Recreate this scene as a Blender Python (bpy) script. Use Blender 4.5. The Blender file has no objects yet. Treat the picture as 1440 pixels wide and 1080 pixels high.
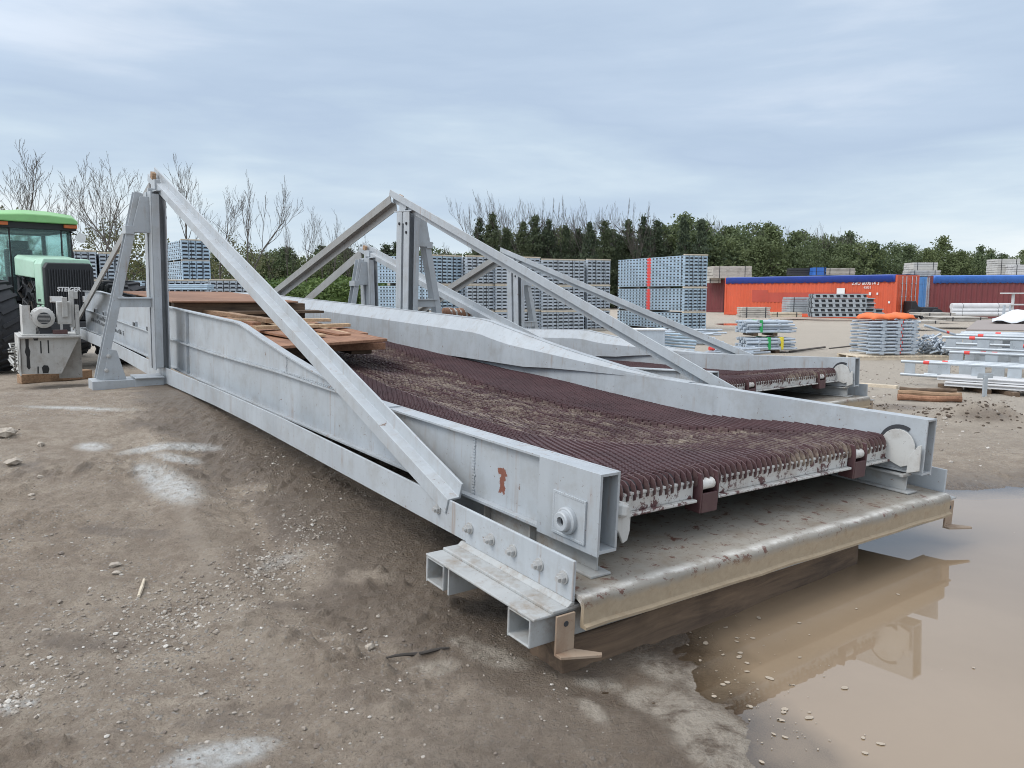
import bpy, bmesh, math, random
import numpy as np
from mathutils import Vector, Matrix
random.seed(7); rng = np.random.default_rng(7)
R = math.radians
scene = bpy.context.scene
COL = scene.collection
CAM_F, CAM_H, HOR = 1116.5, 1.65, 410.3          # focal length and horizon in photo pixels, eye height
PITCH = math.atan((540 - HOR) / CAM_F)

# ------------------------------------------------------------------ helpers
def ray(px, py):
    X = (px - 720) / CAM_F; Y = -(py - 540) / CAM_F
    return Vector((X, math.cos(PITCH) + Y * math.sin(PITCH), -math.sin(PITCH) + Y * math.cos(PITCH)))
def at(px, py, D):
    d = ray(px, py); return Vector((0, 0, CAM_H)) + d * (D / d.y)
def zat(py, D):
    return at(720, py, D).z

class MB:
    """collects shapes and links them as one mesh object"""
    def __init__(self):
        self.v = []; self.f = []; self.m = []; self.uv = []
    def add(self, verts, faces, mat=0):
        o = len(self.v)
        self.v += [tuple(p) for p in verts]
        for f in faces:
            self.f.append(tuple(i + o for i in f)); self.m.append(mat)
    def box(self, lo, hi, mat=0, M=None):
        x0, y0, z0 = lo; x1, y1, z1 = hi
        vs = [(x0,y0,z0),(x1,y0,z0),(x1,y1,z0),(x0,y1,z0),(x0,y0,z1),(x1,y0,z1),(x1,y1,z1),(x0,y1,z1)]
        if M is not None: vs = [M @ Vector(p) for p in vs]
        self.add(vs, [(0,3,2,1),(4,5,6,7),(0,1,5,4),(1,2,6,5),(2,3,7,6),(3,0,4,7)], mat)
    def boxc(self, c, s, mat=0, rot=None):
        M = Matrix.Translation(Vector(c))
        if rot is not None: M = M @ rot.to_4x4()
        self.box((-s[0]/2,-s[1]/2,-s[2]/2),(s[0]/2,s[1]/2,s[2]/2), mat, M)
    def beam(self, p0, p1, w, h, up=(0,0,1), mat=0):
        self.sweep(p0, p1, [(-w/2,-h/2),(w/2,-h/2),(w/2,h/2),(-w/2,h/2)], up, mat)
    def sweep(self, p0, p1, prof, up=(0,0,1), mat=0):
        """prof: (side, up) polygon swept from p0 to p1"""
        p0 = Vector(p0); p1 = Vector(p1); d = (p1 - p0).normalized(); u = Vector(up)
        s = d.cross(u).normalized(); u = s.cross(d)
        n = len(prof)
        vs = [p0 + s*a + u*b for a, b in prof] + [p1 + s*a + u*b for a, b in prof]
        fs = [(i, (i+1) % n, n + (i+1) % n, n + i) for i in range(n)] + [tuple(range(n))[::-1], tuple(range(n, 2*n))]
        self.add(vs, fs, mat)
    def loft(self, rings, mat=0, caps=True):
        n = len(rings[0]); vs = [p for r in rings for p in r]; fs = []
        for k in range(len(rings) - 1):
            for i in range(n):
                fs.append((k*n+i, k*n+(i+1) % n, (k+1)*n+(i+1) % n, (k+1)*n+i))
        if caps:
            fs.append(tuple(range(n))[::-1]); fs.append(tuple((len(rings)-1)*n + i for i in range(n)))
        self.add(vs, fs, mat)
    def tube(self, pts, r, n=8, mat=0, caps=True):
        pts = [Vector(p) for p in pts]; rr = r if isinstance(r, (list, tuple)) else [r]*len(pts)
        rings = []; prev = None
        for k, p in enumerate(pts):
            d = (pts[min(k+1, len(pts)-1)] - pts[max(k-1, 0)])
            d = d.normalized() if d.length > 1e-9 else Vector((0,0,1))
            if prev is None:
                a = Vector((0,0,1)) if abs(d.z) < .9 else Vector((1,0,0))
                s = d.cross(a).normalized()
            else:
                s = prev - d * prev.dot(d); s = s.normalized() if s.length > 1e-6 else d.orthogonal().normalized()
            prev = s; t = d.cross(s)
            rings.append([p + (s*math.cos(2*math.pi*i/n) + t*math.sin(2*math.pi*i/n)) * rr[k] for i in range(n)])
        self.loft(rings, mat, caps)
    def lathe(self, p, axis, prof, n=24, mat=0):
        """prof: (distance along axis, radius)"""
        ax = Vector(axis).normalized(); s = ax.orthogonal().normalized(); t = ax.cross(s); p = Vector(p)
        rings = [[p + ax*d + (s*math.cos(2*math.pi*i/n) + t*math.sin(2*math.pi*i/n))*r for i in range(n)] for d, r in prof]
        self.loft(rings, mat, True)
    def plate(self, pts, nrm, th, mat=0):
        n = Vector(nrm).normalized() * th; a = [Vector(p) for p in pts]
        self.loft([a, [p + n for p in a]], mat)
    def build(self, name, mats, parent=None, bevel=0, smooth=None, recalc=True):
        me = bpy.data.meshes.new(name)
        me.from_pydata(self.v, [], self.f)
        mats = mats if isinstance(mats, (list, tuple)) else [mats]
        for m in mats: me.materials.append(m)
        me.polygons.foreach_set('material_index', self.m)
        if recalc:
            bm = bmesh.new(); bm.from_mesh(me); bmesh.ops.recalc_face_normals(bm, faces=bm.faces); bm.to_mesh(me); bm.free()
        if smooth:
            me.polygons.foreach_set('use_smooth', [True]*len(me.polygons)); me.set_sharp_from_angle(angle=R(smooth))
        me.update()
        o = bpy.data.objects.new(name, me); COL.objects.link(o)
        if bevel:
            b = o.modifiers.new('bevel', 'BEVEL'); b.width = bevel; b.segments = 2; b.limit_method = 'ANGLE'; b.angle_limit = R(40)
        if parent: o.parent = parent
        return o

def proj_px(X, Y, Z):
    """photo pixel of world points, used to find where stains lie on the ground"""
    c, s = math.cos(PITCH), math.sin(PITCH); zz = Z-CAM_H
    dep = Y*c - zz*s; up = Y*s + zz*c; dep = np.where(dep < .05, .05, dep)
    return 720+CAM_F*X/dep, 540-CAM_F*up/dep
def tag(o, label=None, cat=None, group=None, kind=None):
    if label: o['label'] = label
    if cat: o['category'] = cat
    if group: o['group'] = group
    if kind or label: o['kind'] = kind or 'thing'
    return o
def text_mesh(name, cu):
    t = bpy.data.objects.new(name, cu); COL.objects.link(t); dg = bpy.context.evaluated_depsgraph_get(); dg.update()
    me = bpy.data.meshes.new_from_object(t.evaluated_get(dg)); me.name = name; COL.objects.unlink(t); bpy.data.objects.remove(t)
    o = bpy.data.objects.new(name, me); COL.objects.link(o); return o
def empty(name, loc=(0,0,0), rz=0, M=None):
    o = bpy.data.objects.new(name, None); COL.objects.link(o); o.empty_display_size = .2
    if M is not None: o.matrix_world = M
    else:
        o.location = loc; o.rotation_euler = (0, 0, rz)
    return o
def copy_tree(o, parent=None):
    c = o.copy(); COL.objects.link(c)
    if parent: c.parent = parent
    for ch in list(o.children): copy_tree(ch, c)
    return c

# value noise in numpy
def _hash(i, j, s):
    n = (i.astype(np.int64)*374761393 + j.astype(np.int64)*668265263 + s*974634777) & 0x7fffffff
    n = ((n ^ (n >> 13)) * 1274126177) & 0x7fffffff
    return ((n ^ (n >> 16)) & 0xffff) / 65535.0
def vnoise(x, y, s=0):
    xi = np.floor(x); yi = np.floor(y); fx = x-xi; fy = y-yi
    fx = fx*fx*(3-2*fx); fy = fy*fy*(3-2*fy)
    a = _hash(xi, yi, s); b = _hash(xi+1, yi, s); c = _hash(xi, yi+1, s); d = _hash(xi+1, yi+1, s)
    return (a*(1-fx)+b*fx)*(1-fy)+(c*(1-fx)+d*fx)*fy
def fbm(x, y, oct=4, s=0):
    t = 0; a = .5
    for k in range(oct):
        t = t + a*(vnoise(x, y, s+k)-.5); x = x*2.03+11.7; y = y*2.03+5.3; a *= .5
    return t

# ------------------------------------------------------------------ machine frames (near one and the one behind it)
def frame_matrix(O, yaw, tilt, roll):
    U = Vector((math.sin(yaw)*math.cos(tilt), math.cos(yaw)*math.cos(tilt), math.sin(tilt)))
    N = Vector((math.cos(yaw), -math.sin(yaw), 0)); Z = N.cross(U)
    N2 = N*math.cos(roll)+Z*math.sin(roll); Z2 = Z*math.cos(roll)-N*math.sin(roll)
    M = Matrix.Identity(4)
    for i in range(3):
        M[i][0] = N2[i]; M[i][1] = U[i]; M[i][2] = Z2[i]; M[i][3] = O[i]
    return M
M1 = frame_matrix((0.2309, 3.2706, 0.0731), -0.625786, 0.045788, -0.010211)
M2 = frame_matrix((1.9892, 8.1979, 0.0133), -0.644705, -0.019284, 0.002354)
WID = 3.2

# ------------------------------------------------------------------ ground height
def sstep(a, b, x):
    t = np.clip((x-a)/(b-a), 0, 1); return t*t*(3-2*t)
_ft = M1 @ Vector((-.4, 7.3, 0)); _Ux, _Uy = M1[0][1], M1[1][1]; _Nx, _Ny = M1[0][0], M1[1][0]
def gbase(x, y):
    x = np.asarray(x, float); y = np.asarray(y, float)
    b = (x-_ft.x)*_Ux + (y-_ft.y)*_Uy; a = (x-_ft.x)*_Nx + (y-_ft.y)*_Ny
    da = np.where(a < -1, a+1, np.where(a > 3.8, a-3.8, 0))
    z = sstep(-8.2, -4.6, b)*.53*np.exp(-(np.where(b < 0, b/4.3, b/2.3))**2)*np.exp(-(da/np.where(a < 0, 4.6, 2.3))**2)
    # the left foreground stays a little above the puddle
    z = z + .05*sstep(1.2, -1.5, x)*sstep(14, 8, y)
    # puddle hollow, bounded by a wavy shore
    wob = .5*fbm(x*1.3, y*1.3, 3, 41) + .22*fbm(x*5, y*5, 3, 43)
    d1 = (x - np.interp(y, [1.5,2.2,2.63,2.9,3.12,3.44,3.75,4.1,4.6], [1.15,1.1,1.05,1.0,.93,.86,.86,.95,.9])) + .0 + wob*.5
    d2 = (6.55 + .05*(x-3)) - y + wob*.5                  # this side of the far shore
    d3 = 7.5 - x
    d = np.minimum(np.minimum(d1, d2), d3)
    z = z - .115*sstep(-.55, .75, d)
    # small wet patch left of the main puddle
    q = np.sqrt(((x-.47)/.26)**2+((y-3.1)/.13)**2) + wob*1.6
    z = z - .028*sstep(1.15, .5, q)
    # far little puddle
    q = np.sqrt(((x-11.6)/1.1)**2+((y-41.0)/1.6)**2)
    z = z - .05*sstep(1.3, .6, q)
    return z
WATER_Z = -.022
def gdetail(x, y):
    x = np.asarray(x, float); y = np.asarray(y, float)
    near = sstep(30, 9, y)
    z = .05*fbm(x*.55, y*.55, 3, 3)*near + .032*fbm(x*2.3, y*2.3, 3, 11)*near
    r = 1-np.abs(2*vnoise(x*3.1, y*3.1, 21)-1)
    z = z + .012*(r**3)*near
    z = z + .016*fbm(x*13, y*13, 3, 31)*sstep(12, 5, y)
    # dug soil along the near shore and a rut running beside the machine
    u = (x-M1[0][3])*_Ux + (y-M1[1][3])*_Uy; v = (x-M1[0][3])*_Nx + (y-M1[1][3])*_Ny
    w = v + .5 + .12*np.sin(u*1.1) + .2*fbm(x*1.5, y*1.5, 3, 55)
    z = z - .035*np.exp(-(w/.13)**2)*sstep(-.3, .6, u)*sstep(6.5, 4, u) + .030*np.exp(-((w+.30)/.10)**2)*sstep(-.3, .6, u)*sstep(6.5, 4, u) - .018*np.exp(-((w+.62)/.10)**2)*sstep(-.6, .2, u)*sstep(5, 3, u)
    # dirt heap beside the timber posts
    h = .20*np.exp(-((x-6.15)/.5)**2-((y-10.3)/.4)**2) + .08*np.exp(-((x-5.0)/.7)**2-((y-11.0)/.22)**2)
    z = z + h*(1+1.6*fbm(x*7, y*7, 4, 61))
    return z
def gz(x, y):
    return float(gbase(x, y)+gdetail(x, y))
def gp(px, py):
    """where the photo's pixel meets the ground"""
    d = ray(px, py); t = .5; o = Vector((0, 0, CAM_H)); step = .02
    while t < 400:
        p = o + d*t
        if p.z <= gz(p.x, p.y): break
        t += step; step = max(.02, t*.004)
    return o + d*t
def on_ground(x, y, dz=0): return Vector((x, y, gz(x, y)+dz))
# ------------------------------------------------------------------ materials
class NT:
    def __init__(self, name):
        self.mat = bpy.data.materials.new(name); self.mat.use_nodes = True
        self.t = self.mat.node_tree; self.b = self.t.nodes['Principled BSDF']
    def n(self, kind, **kw):
        x = self.t.nodes.new(kind)
        for k, v in kw.items():
            if k in x.inputs: x.inputs[k].default_value = v
            else: setattr(x, k, v)
        return x
    def l(self, a, b): self.t.links.new(a, b)
    def coord(self, out='Object', scale=(1,1,1), rand=True):
        c = self.n('ShaderNodeTexCoord'); m = self.n('ShaderNodeMapping'); m.inputs['Scale'].default_value = scale
        self.l(c.outputs[out], m.inputs['Vector'])
        if rand and out == 'Object':
            oi = self.n('ShaderNodeObjectInfo'); mm = self.n('ShaderNodeMath', operation='MULTIPLY'); mm.inputs[1].default_value = 37.0
            self.l(oi.outputs['Random'], mm.inputs[0])
            cb = self.n('ShaderNodeCombineXYZ'); self.l(mm.outputs[0], cb.inputs[0]); self.l(mm.outputs[0], cb.inputs[1])
            self.l(cb.outputs[0], m.inputs['Location'])
        return m.outputs['Vector']
    def noise(self, vec, scale, detail=5, rough=.6, dist=0):
        x = self.n('ShaderNodeTexNoise'); x.inputs['Scale'].default_value = scale; x.inputs['Detail'].default_value = detail
        x.inputs['Roughness'].default_value = rough; x.inputs['Distortion'].default_value = dist
        self.l(vec, x.inputs['Vector']); return x.outputs['Fac']
    def ramp(self, fac, stops):
        x = self.n('ShaderNodeValToRGB'); e = x.color_ramp.elements
        while len(e) > 1: e.remove(e[-1])
        e[0].position = stops[0][0]; e[0].color = self.c4(stops[0][1])
        for p, c in stops[1:]:
            k = e.new(p); k.color = self.c4(c)
        self.l(fac, x.inputs['Fac']); return x.outputs['Color']
    @staticmethod
    def c4(c):
        if isinstance(c, (int, float)): return (c, c, c, 1)
        return (c[0], c[1], c[2], 1)
    def mix(self, fac, a, b, mode='MIX'):
        x = self.n('ShaderNodeMix', data_type='RGBA', blend_type=mode)
        for s, v in ((x.inputs[0], fac), (x.inputs[6], a), (x.inputs[7], b)):
            if hasattr(v, 'links') or hasattr(v, 'is_linked'): self.l(v, s)
            else: s.default_value = v if not isinstance(v, (tuple, list)) else self.c4(v)
        return x.outputs[2]
    def math(self, op, a, b=0, clamp=False):
        x = self.n('ShaderNodeMath', operation=op); x.use_clamp = clamp
        for s, v in ((x.inputs[0], a), (x.inputs[1], b)):
            if hasattr(v, 'is_linked'): self.l(v, s)
            else: s.default_value = v
        return x.outputs[0]
    def bump(self, h, strength, dist=.01, normal=None):
        x = self.n('ShaderNodeBump'); x.inputs['Strength'].default_value = strength; x.inputs['Distance'].default_value = dist
        self.l(h, x.inputs['Height'])
        if normal is not None: self.l(normal, x.inputs['Normal'])
        return x.outputs['Normal']
    def out(self, color=None, rough=None, metal=None, normal=None, spec=None):
        for k, v in (('Base Color', color), ('Roughness', rough), ('Metallic', metal), ('Normal', normal), ('Specular IOR Level', spec)):
            if v is None: continue
            if hasattr(v, 'is_linked'): self.l(v, self.b.inputs[k])
            else: self.b.inputs[k].default_value = self.c4(v) if k == 'Base Color' else v
        return self.mat

def weathered(name, col, dirt=(.30,.26,.21), dirt_amt=.35, chip=(.17,.08,.05), chip_amt=.0, rough=.5, metal=0., streak=.3, scale=1., bump=.15, var=.12, runs=0.):
    t = NT(name); v = t.coord(scale=(scale,)*3); vs = t.coord(scale=(9*scale, 9*scale, .7*scale))
    big = t.noise(v, 1.6, 6, .6); fine = t.noise(v, 60, 3, .7); st = t.noise(vs, 1.2, 5, .65)
    c = t.mix(t.ramp(big, [(.3, 0), (.75, 1)]), tuple(x*(1-var) for x in col), tuple(min(1, x*(1+var*.6)) for x in col))
    c = t.mix(t.math('MULTIPLY', t.ramp(st, [(.52, 0), (.75, 1)]), streak), c, tuple(x*.62 for x in col))
    if runs:
        vr = t.coord(scale=(22, 22, 1.1)); rn = t.noise(vr, 1., 4, .6); rb = t.noise(v, 1.9, 5, .65)
        c = t.mix(t.math('MULTIPLY', t.math('MULTIPLY', t.ramp(rn, [(.57, 0), (.68, 1)]), t.ramp(rb, [(.48, 0), (.6, 1)])), runs), c, (.27,.185,.13))
    dm = t.noise(v, 4.5, 8, .72)
    c = t.mix(t.math('MULTIPLY', t.ramp(dm, [(.48, 0), (.72, 1)]), dirt_amt), c, dirt)
    c = t.mix(t.math('MULTIPLY', t.ramp(fine, [(.55, 0), (.8, 1)]), .06), c, tuple(x*.5 for x in dirt))
    cm = t.noise(v, 13, 8, .75, .4)
    if chip_amt > 0:
        c = t.mix(t.ramp(cm, [(.672-chip_amt*.13, 0), (.69-chip_amt*.13, 1)]), c, chip)
        sp = t.noise(v, 38, 6, .75)
        c = t.mix(t.ramp(sp, [(.655-chip_amt*.08, 0), (.685-chip_amt*.08, .8)]), c, tuple(x*.8 for x in chip))
    h = t.math('ADD', t.math('MULTIPLY', fine, .35), dm)
    rr = t.ramp(big, [(.3, rough-.1), (.7, rough+.15)])
    return t.out(c, rr, metal, t.bump(h, bump, .004))

def plain(name, col, rough=.6, metal=0., var=.25, scale=8., bump=.1):
    t = NT(name); v = t.coord()
    a = t.noise(v, scale, 5, .65); b = t.noise(v, scale*9, 3, .6)
    c = t.mix(a, tuple(x*(1-var) for x in col), tuple(min(1, x*(1+var)) for x in col))
    c = t.mix(t.math('MULTIPLY', t.ramp(b, [(.5, 0), (.8, 1)]), .35), c, tuple(x*.55 for x in col))
    return t.out(c, rough, metal, t.bump(b, bump, .004))

def wood(name, c1, c2, axis=0, scale=1., rough=.85):
    s = [14*scale]*3; s[axis] = 1.1*scale
    t = NT(name); v = t.coord(scale=tuple(s)); vb = t.coord()
    g = t.noise(v, 2.2, 7, .7, .6); b = t.noise(vb, 2.5, 4, .6)
    c = t.mix(t.ramp(g, [(.3, 0), (.7, 1)]), c1, c2)
    c = t.mix(t.math('MULTIPLY', t.ramp(b, [(.5, 0), (.75, 1)]), .6), c, tuple(x*.45 for x in c1))
    return t.out(c, rough, 0, t.bump(g, .5, .006))

STEEL = weathered('grey_painted_steel', (.415,.445,.468), dirt=(.27,.255,.23), dirt_amt=.5, chip=(.17,.11,.08), chip_amt=.17, rough=.42, streak=.34, var=.13, bump=.2, runs=.55)
DULL = weathered('dull_weathered_shaded_steel', (.30,.30,.29), dirt=(.2,.17,.13), dirt_amt=.5, chip=(.15,.08,.05), chip_amt=.15, rough=.55, streak=.4)  # rear braces: weathered grey, darkened for the shade on their undersides
def girder_material():
    m = STEEL.copy(); m.name = 'grey_painted_steel_with_rust_patch'; t = NT.__new__(NT); t.mat = m; t.t = m.node_tree; t.b = t.t.nodes['Principled BSDF']
    prev = t.b.inputs['Base Color'].links[0].from_socket
    c = t.n('ShaderNodeTexCoord'); s = t.n('ShaderNodeSeparateXYZ'); t.l(c.outputs['Object'], s.inputs[0])
    n = t.noise(c.outputs['Object'], 26, 5, .65)
    n = t.math('MULTIPLY', t.math('SUBTRACT', n, .5), .075)
    du = t.math('ABSOLUTE', t.math('SUBTRACT', s.outputs[1], .79)); dw = t.math('ABSOLUTE', t.math('SUBTRACT', s.outputs[2], .575))
    # narrow body with a wider head
    wide = t.math('MULTIPLY', t.math('GREATER_THAN', s.outputs[2], .605), .018)
    a = t.math('SUBTRACT', t.math('ADD', du, n), t.math('ADD', wide, .022)); b = t.math('SUBTRACT', t.math('ADD', dw, n), .062)
    msk = t.math('LESS_THAN', t.math('MAXIMUM', a, b), 0)
    msk = t.math('MULTIPLY', msk, t.math('LESS_THAN', s.outputs[0], .225))
    rn = t.noise(c.outputs['Object'], 60, 4, .7)
    t.l(t.mix(msk, prev, t.mix(rn, (.15,.05,.035), (.27,.11,.07))), t.b.inputs['Base Color'])
    return m
GIRDER = girder_material()
PALE = weathered('dirty_white_paint', (.62,.61,.58), dirt=(.30,.23,.17), dirt_amt=.6, chip=(.11,.05,.045), chip_amt=.75, rough=.55, streak=.4, scale=1.6)
BARPAINT = weathered('stained_white_bar_paint', (.52,.52,.50), dirt=(.27,.2,.15), dirt_amt=.7, chip=(.10,.045,.045), chip_amt=1.0, rough=.55, streak=.5, scale=.8)
DRIVE = weathered('dirty_white_drive_paint', (.50,.50,.48), dirt=(.24,.2,.16), dirt_amt=.55, chip=(.1,.06,.05), chip_amt=.2, rough=.55, streak=.45, scale=1.2, runs=.4)
PAN = weathered('worn_pan_steel', (.27,.25,.215), dirt=(.18,.14,.10), dirt_amt=.9, chip=(.12,.058,.042), chip_amt=.72, rough=.5, streak=.1, scale=1.0, bump=.35, var=.2)
def nose_material():
    """pan steel whose rolled nose is scraped bright by wear and whose lip is caked with dry mud"""
    m = PAN.copy(); m.name = 'worn_pan_steel_with_scraped_nose'; t = NT.__new__(NT); t.mat = m; t.t = m.node_tree; t.b = t.t.nodes['Principled BSDF']
    prev = t.b.inputs['Base Color'].links[0].from_socket
    c = t.n('ShaderNodeTexCoord'); s = t.n('ShaderNodeSeparateXYZ'); t.l(c.outputs['Object'], s.inputs[0])
    n = t.noise(c.outputs['Object'], 7, 6, .7); n2 = t.noise(c.outputs['Object'], 30, 5, .7)
    w = t.math('ADD', s.outputs[1], t.math('MULTIPLY', t.math('SUBTRACT', n, .5), .10))
    bright = t.math('MULTIPLY', t.ramp(t.math('MULTIPLY', t.math('ADD', t.math('ADD', s.outputs[1], t.math('MULTIPLY', t.math('SUBTRACT', n, .5), .05)), .2), 3), [(.39, 0), (.44, 1), (.49, .8), (.60, 0)]), t.ramp(n, [(.38, .1), (.58, 1)]))
    cc = t.mix(t.math('MULTIPLY', bright, .6), prev, (.72,.71,.67))
    lipm = t.ramp(t.math('ADD', s.outputs[2], t.math('MULTIPLY', t.math('SUBTRACT', n, .5), .06)), [(.245, 1), (.282, 0)])
    cc = t.mix(t.math('MULTIPLY', lipm, .85), cc, t.mix(n2, (.25,.185,.115), (.43,.345,.235)))
    rl = t.b.inputs['Roughness'].links[0].from_socket; t.l(t.mix(t.math('MULTIPLY', lipm, .95), rl, (.92,.92,.92)), t.b.inputs['Roughness'])
    t.l(cc, t.b.inputs['Base Color']); return m
PAN_NOSE = nose_material()
MUDDY = weathered('muddy_grey_paint', (.385,.395,.39), dirt=(.225,.175,.125), dirt_amt=.95, chip=(.2,.1,.06), chip_amt=.16, rough=.6, streak=.4, scale=1.4, bump=.3)
MAROON = weathered('maroon_hanger_paint', (.085,.04,.043), dirt=(.16,.11,.085), dirt_amt=.4, chip=(.3,.2,.15), chip_amt=.05, rough=.5, streak=.2)
GALV = weathered('galvanised_steel', (.50,.56,.62), dirt=(.30,.32,.34), dirt_amt=.3, rough=.38, metal=.25, streak=.35, scale=2.2, var=.2)
GALVB = weathered('galvanised_steel_blue', (.42,.54,.64), dirt=(.28,.34,.4), dirt_amt=.3, rough=.4, metal=.2, streak=.3, scale=2.2, var=.15)
ALU = weathered('pale_aluminium', (.45,.49,.52), dirt=(.29,.29,.29), dirt_amt=.35, rough=.35, metal=.25, streak=.25, scale=2)
DARK = plain('dark_steel', (.035,.037,.042), .6)
BOLT = plain('zinc_bolt', (.46,.46,.45), .4, .3, scale=30, bump=0, var=.15)
RUST = None
def rust_material():
    t = NT('rusty_steel_sheet'); v = t.coord(); a = t.noise(v, 2.2, 7, .7); b = t.noise(v, 25, 5, .7); d = t.noise(v, 7, 6, .7, .8)
    c = t.mix(t.ramp(a, [(.3, 0), (.7, 1)]), (.17,.078,.045), (.30,.155,.095))
    c = t.mix(t.ramp(d, [(.55, 0), (.7, .75)]), c, (.085,.045,.032))
    c = t.mix(t.math('MULTIPLY', b, .35), c, (.40,.26,.17))
    return t.out(c, .85, .0, t.bump(b, .4, .004))
RUST = rust_material()
WOODR = wood('weathered_red_plywood', (.20,.095,.052), (.40,.215,.13), 1)
WOODT = wood('split_tan_board', (.36,.235,.135), (.62,.45,.285), 1)
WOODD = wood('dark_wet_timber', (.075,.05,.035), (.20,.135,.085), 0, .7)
WOODB = wood('brown_timber_log', (.20,.125,.075), (.46,.30,.185), 0)
WOODG = wood('grey_weathered_board', (.36,.33,.29), (.56,.53,.48), 0)
WOODP = wood('pale_new_timber', (.52,.43,.32), (.70,.62,.49), 0)
BARK = plain('grey_bark', (.10,.088,.078), .9, scale=12)
BARKD = plain('dark_bark', (.06,.052,.045), .9, scale=12)
RUBBER = plain('black_tyre_rubber', (.032,.034,.038), .8, scale=20)
BLACK = plain('black_plastic', (.018,.019,.021), .55)
GREEN = weathered('pale_green_tractor_paint', (.44,.66,.51), dirt=(.22,.27,.18), dirt_amt=.25, rough=.35, streak=.15)
GREENR = weathered('bright_green_roof_paint', (.24,.52,.20), dirt=(.2,.27,.14), dirt_amt=.3, rough=.4, streak=.1)
ORANGE_LAMP = plain('amber_lens', (.55,.13,.03), .3)
RED = plain('red_tape', (.72,.07,.06), .5, scale=30)
PINK = plain('pink_paint_mark', (.62,.12,.22), .6)
STRAPG = plain('green_strap', (.03,.36,.10), .5)
STRAPY = plain('yellow_strap', (.75,.62,.05), .5)
SHEET_O = plain('orange_sheet', (.78,.17,.05), .6, scale=3)
TARP_W = plain('white_sheet', (.72,.74,.77), .5, var=.08)
TARP_B = plain('blue_tarpaulin', (.02,.055,.30), .35, var=.3, scale=3)
TARP_L = plain('light_blue_tarpaulin', (.045,.16,.52), .35, var=.35, scale=2)
WHITE = plain('white_lettering', (.75,.75,.74), .5, var=.05)
INK = plain('black_stencil_ink', (.05,.055,.06), .7)
CONC = plain('pale_concrete', (.50,.49,.46), .9, scale=4)
PIPEW = weathered('white_pipe', (.60,.60,.60), dirt=(.4,.38,.35), dirt_amt=.35, rough=.5, streak=.2)
def container_paint(name, col, patch=None):
    return weathered(name, col, dirt=(.2,.1,.07), dirt_amt=.22, chip=(.16,.07,.05), chip_amt=.05, rough=.45, streak=.3, scale=.5, var=.1, bump=.05)
C_ORANGE = container_paint('orange_container_paint', (.62,.105,.045)); C_MAROON = container_paint('maroon_container_paint', (.175,.04,.042))
C_BLUE = container_paint('blue_container_paint', (.09,.24,.50)); C_ORANGED = container_paint('faded_red_panel_paint', (.44,.07,.045))
def glass_material():
    t = NT('green_tinted_cab_glass'); v = t.coord(); n = t.noise(v, 5, 6, .7, 1.)
    t.b.inputs['Base Color'].default_value = (.05,.16,.15,1); t.b.inputs['Roughness'].default_value = .05
    t.b.inputs['Transmission Weight'].default_value = .93; t.b.inputs['IOR'].default_value = 1.25
    t.b.inputs['Base Color'].default_value = (.66,.88,.86,1)
    return t.mat
GLASS = glass_material()
def belt_material():
    t = NT('maroon_wire_belt'); v = t.coord(rand=False); c = t.n('ShaderNodeTexCoord'); s = t.n('ShaderNodeSeparateXYZ'); t.l(c.outputs['Object'], s.inputs[0])
    a = t.noise(v, 3.0, 7, .7); b = t.noise(v, 45, 4, .7); d = t.noise(v, 11, 6, .75)
    col = t.mix(t.ramp(a, [(.3, 0), (.7, 1)]), (.062,.033,.036), (.108,.057,.060))
    at_ = t.n('ShaderNodeAttribute'); at_.attribute_name = 'mud'
    m = t.math('MULTIPLY', at_.outputs['Fac'], t.ramp(d, [(.42, 0), (.62, 1)]))
    col = t.mix(t.math('MULTIPLY', m, .95), col, t.mix(b, (.20,.155,.115), (.50,.43,.34)))
    return t.out(col, .55, .1, t.bump(b, .3, .003))
BELT = belt_material()
def mud_fill_material():
    t = NT('dried_mud_in_belt'); v = t.coord(rand=False); a = t.noise(v, 6, 7, .75); b = t.noise(v, 50, 4, .7)
    c = t.mix(a, (.050,.031,.028), (.15,.112,.082)); c = t.mix(t.ramp(b, [(.5, 0), (.75, .6)]), c, (.25,.2,.15))
    return t.out(c, .9, 0, t.bump(b, .6, .01))
MUDFILL = mud_fill_material()
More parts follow.
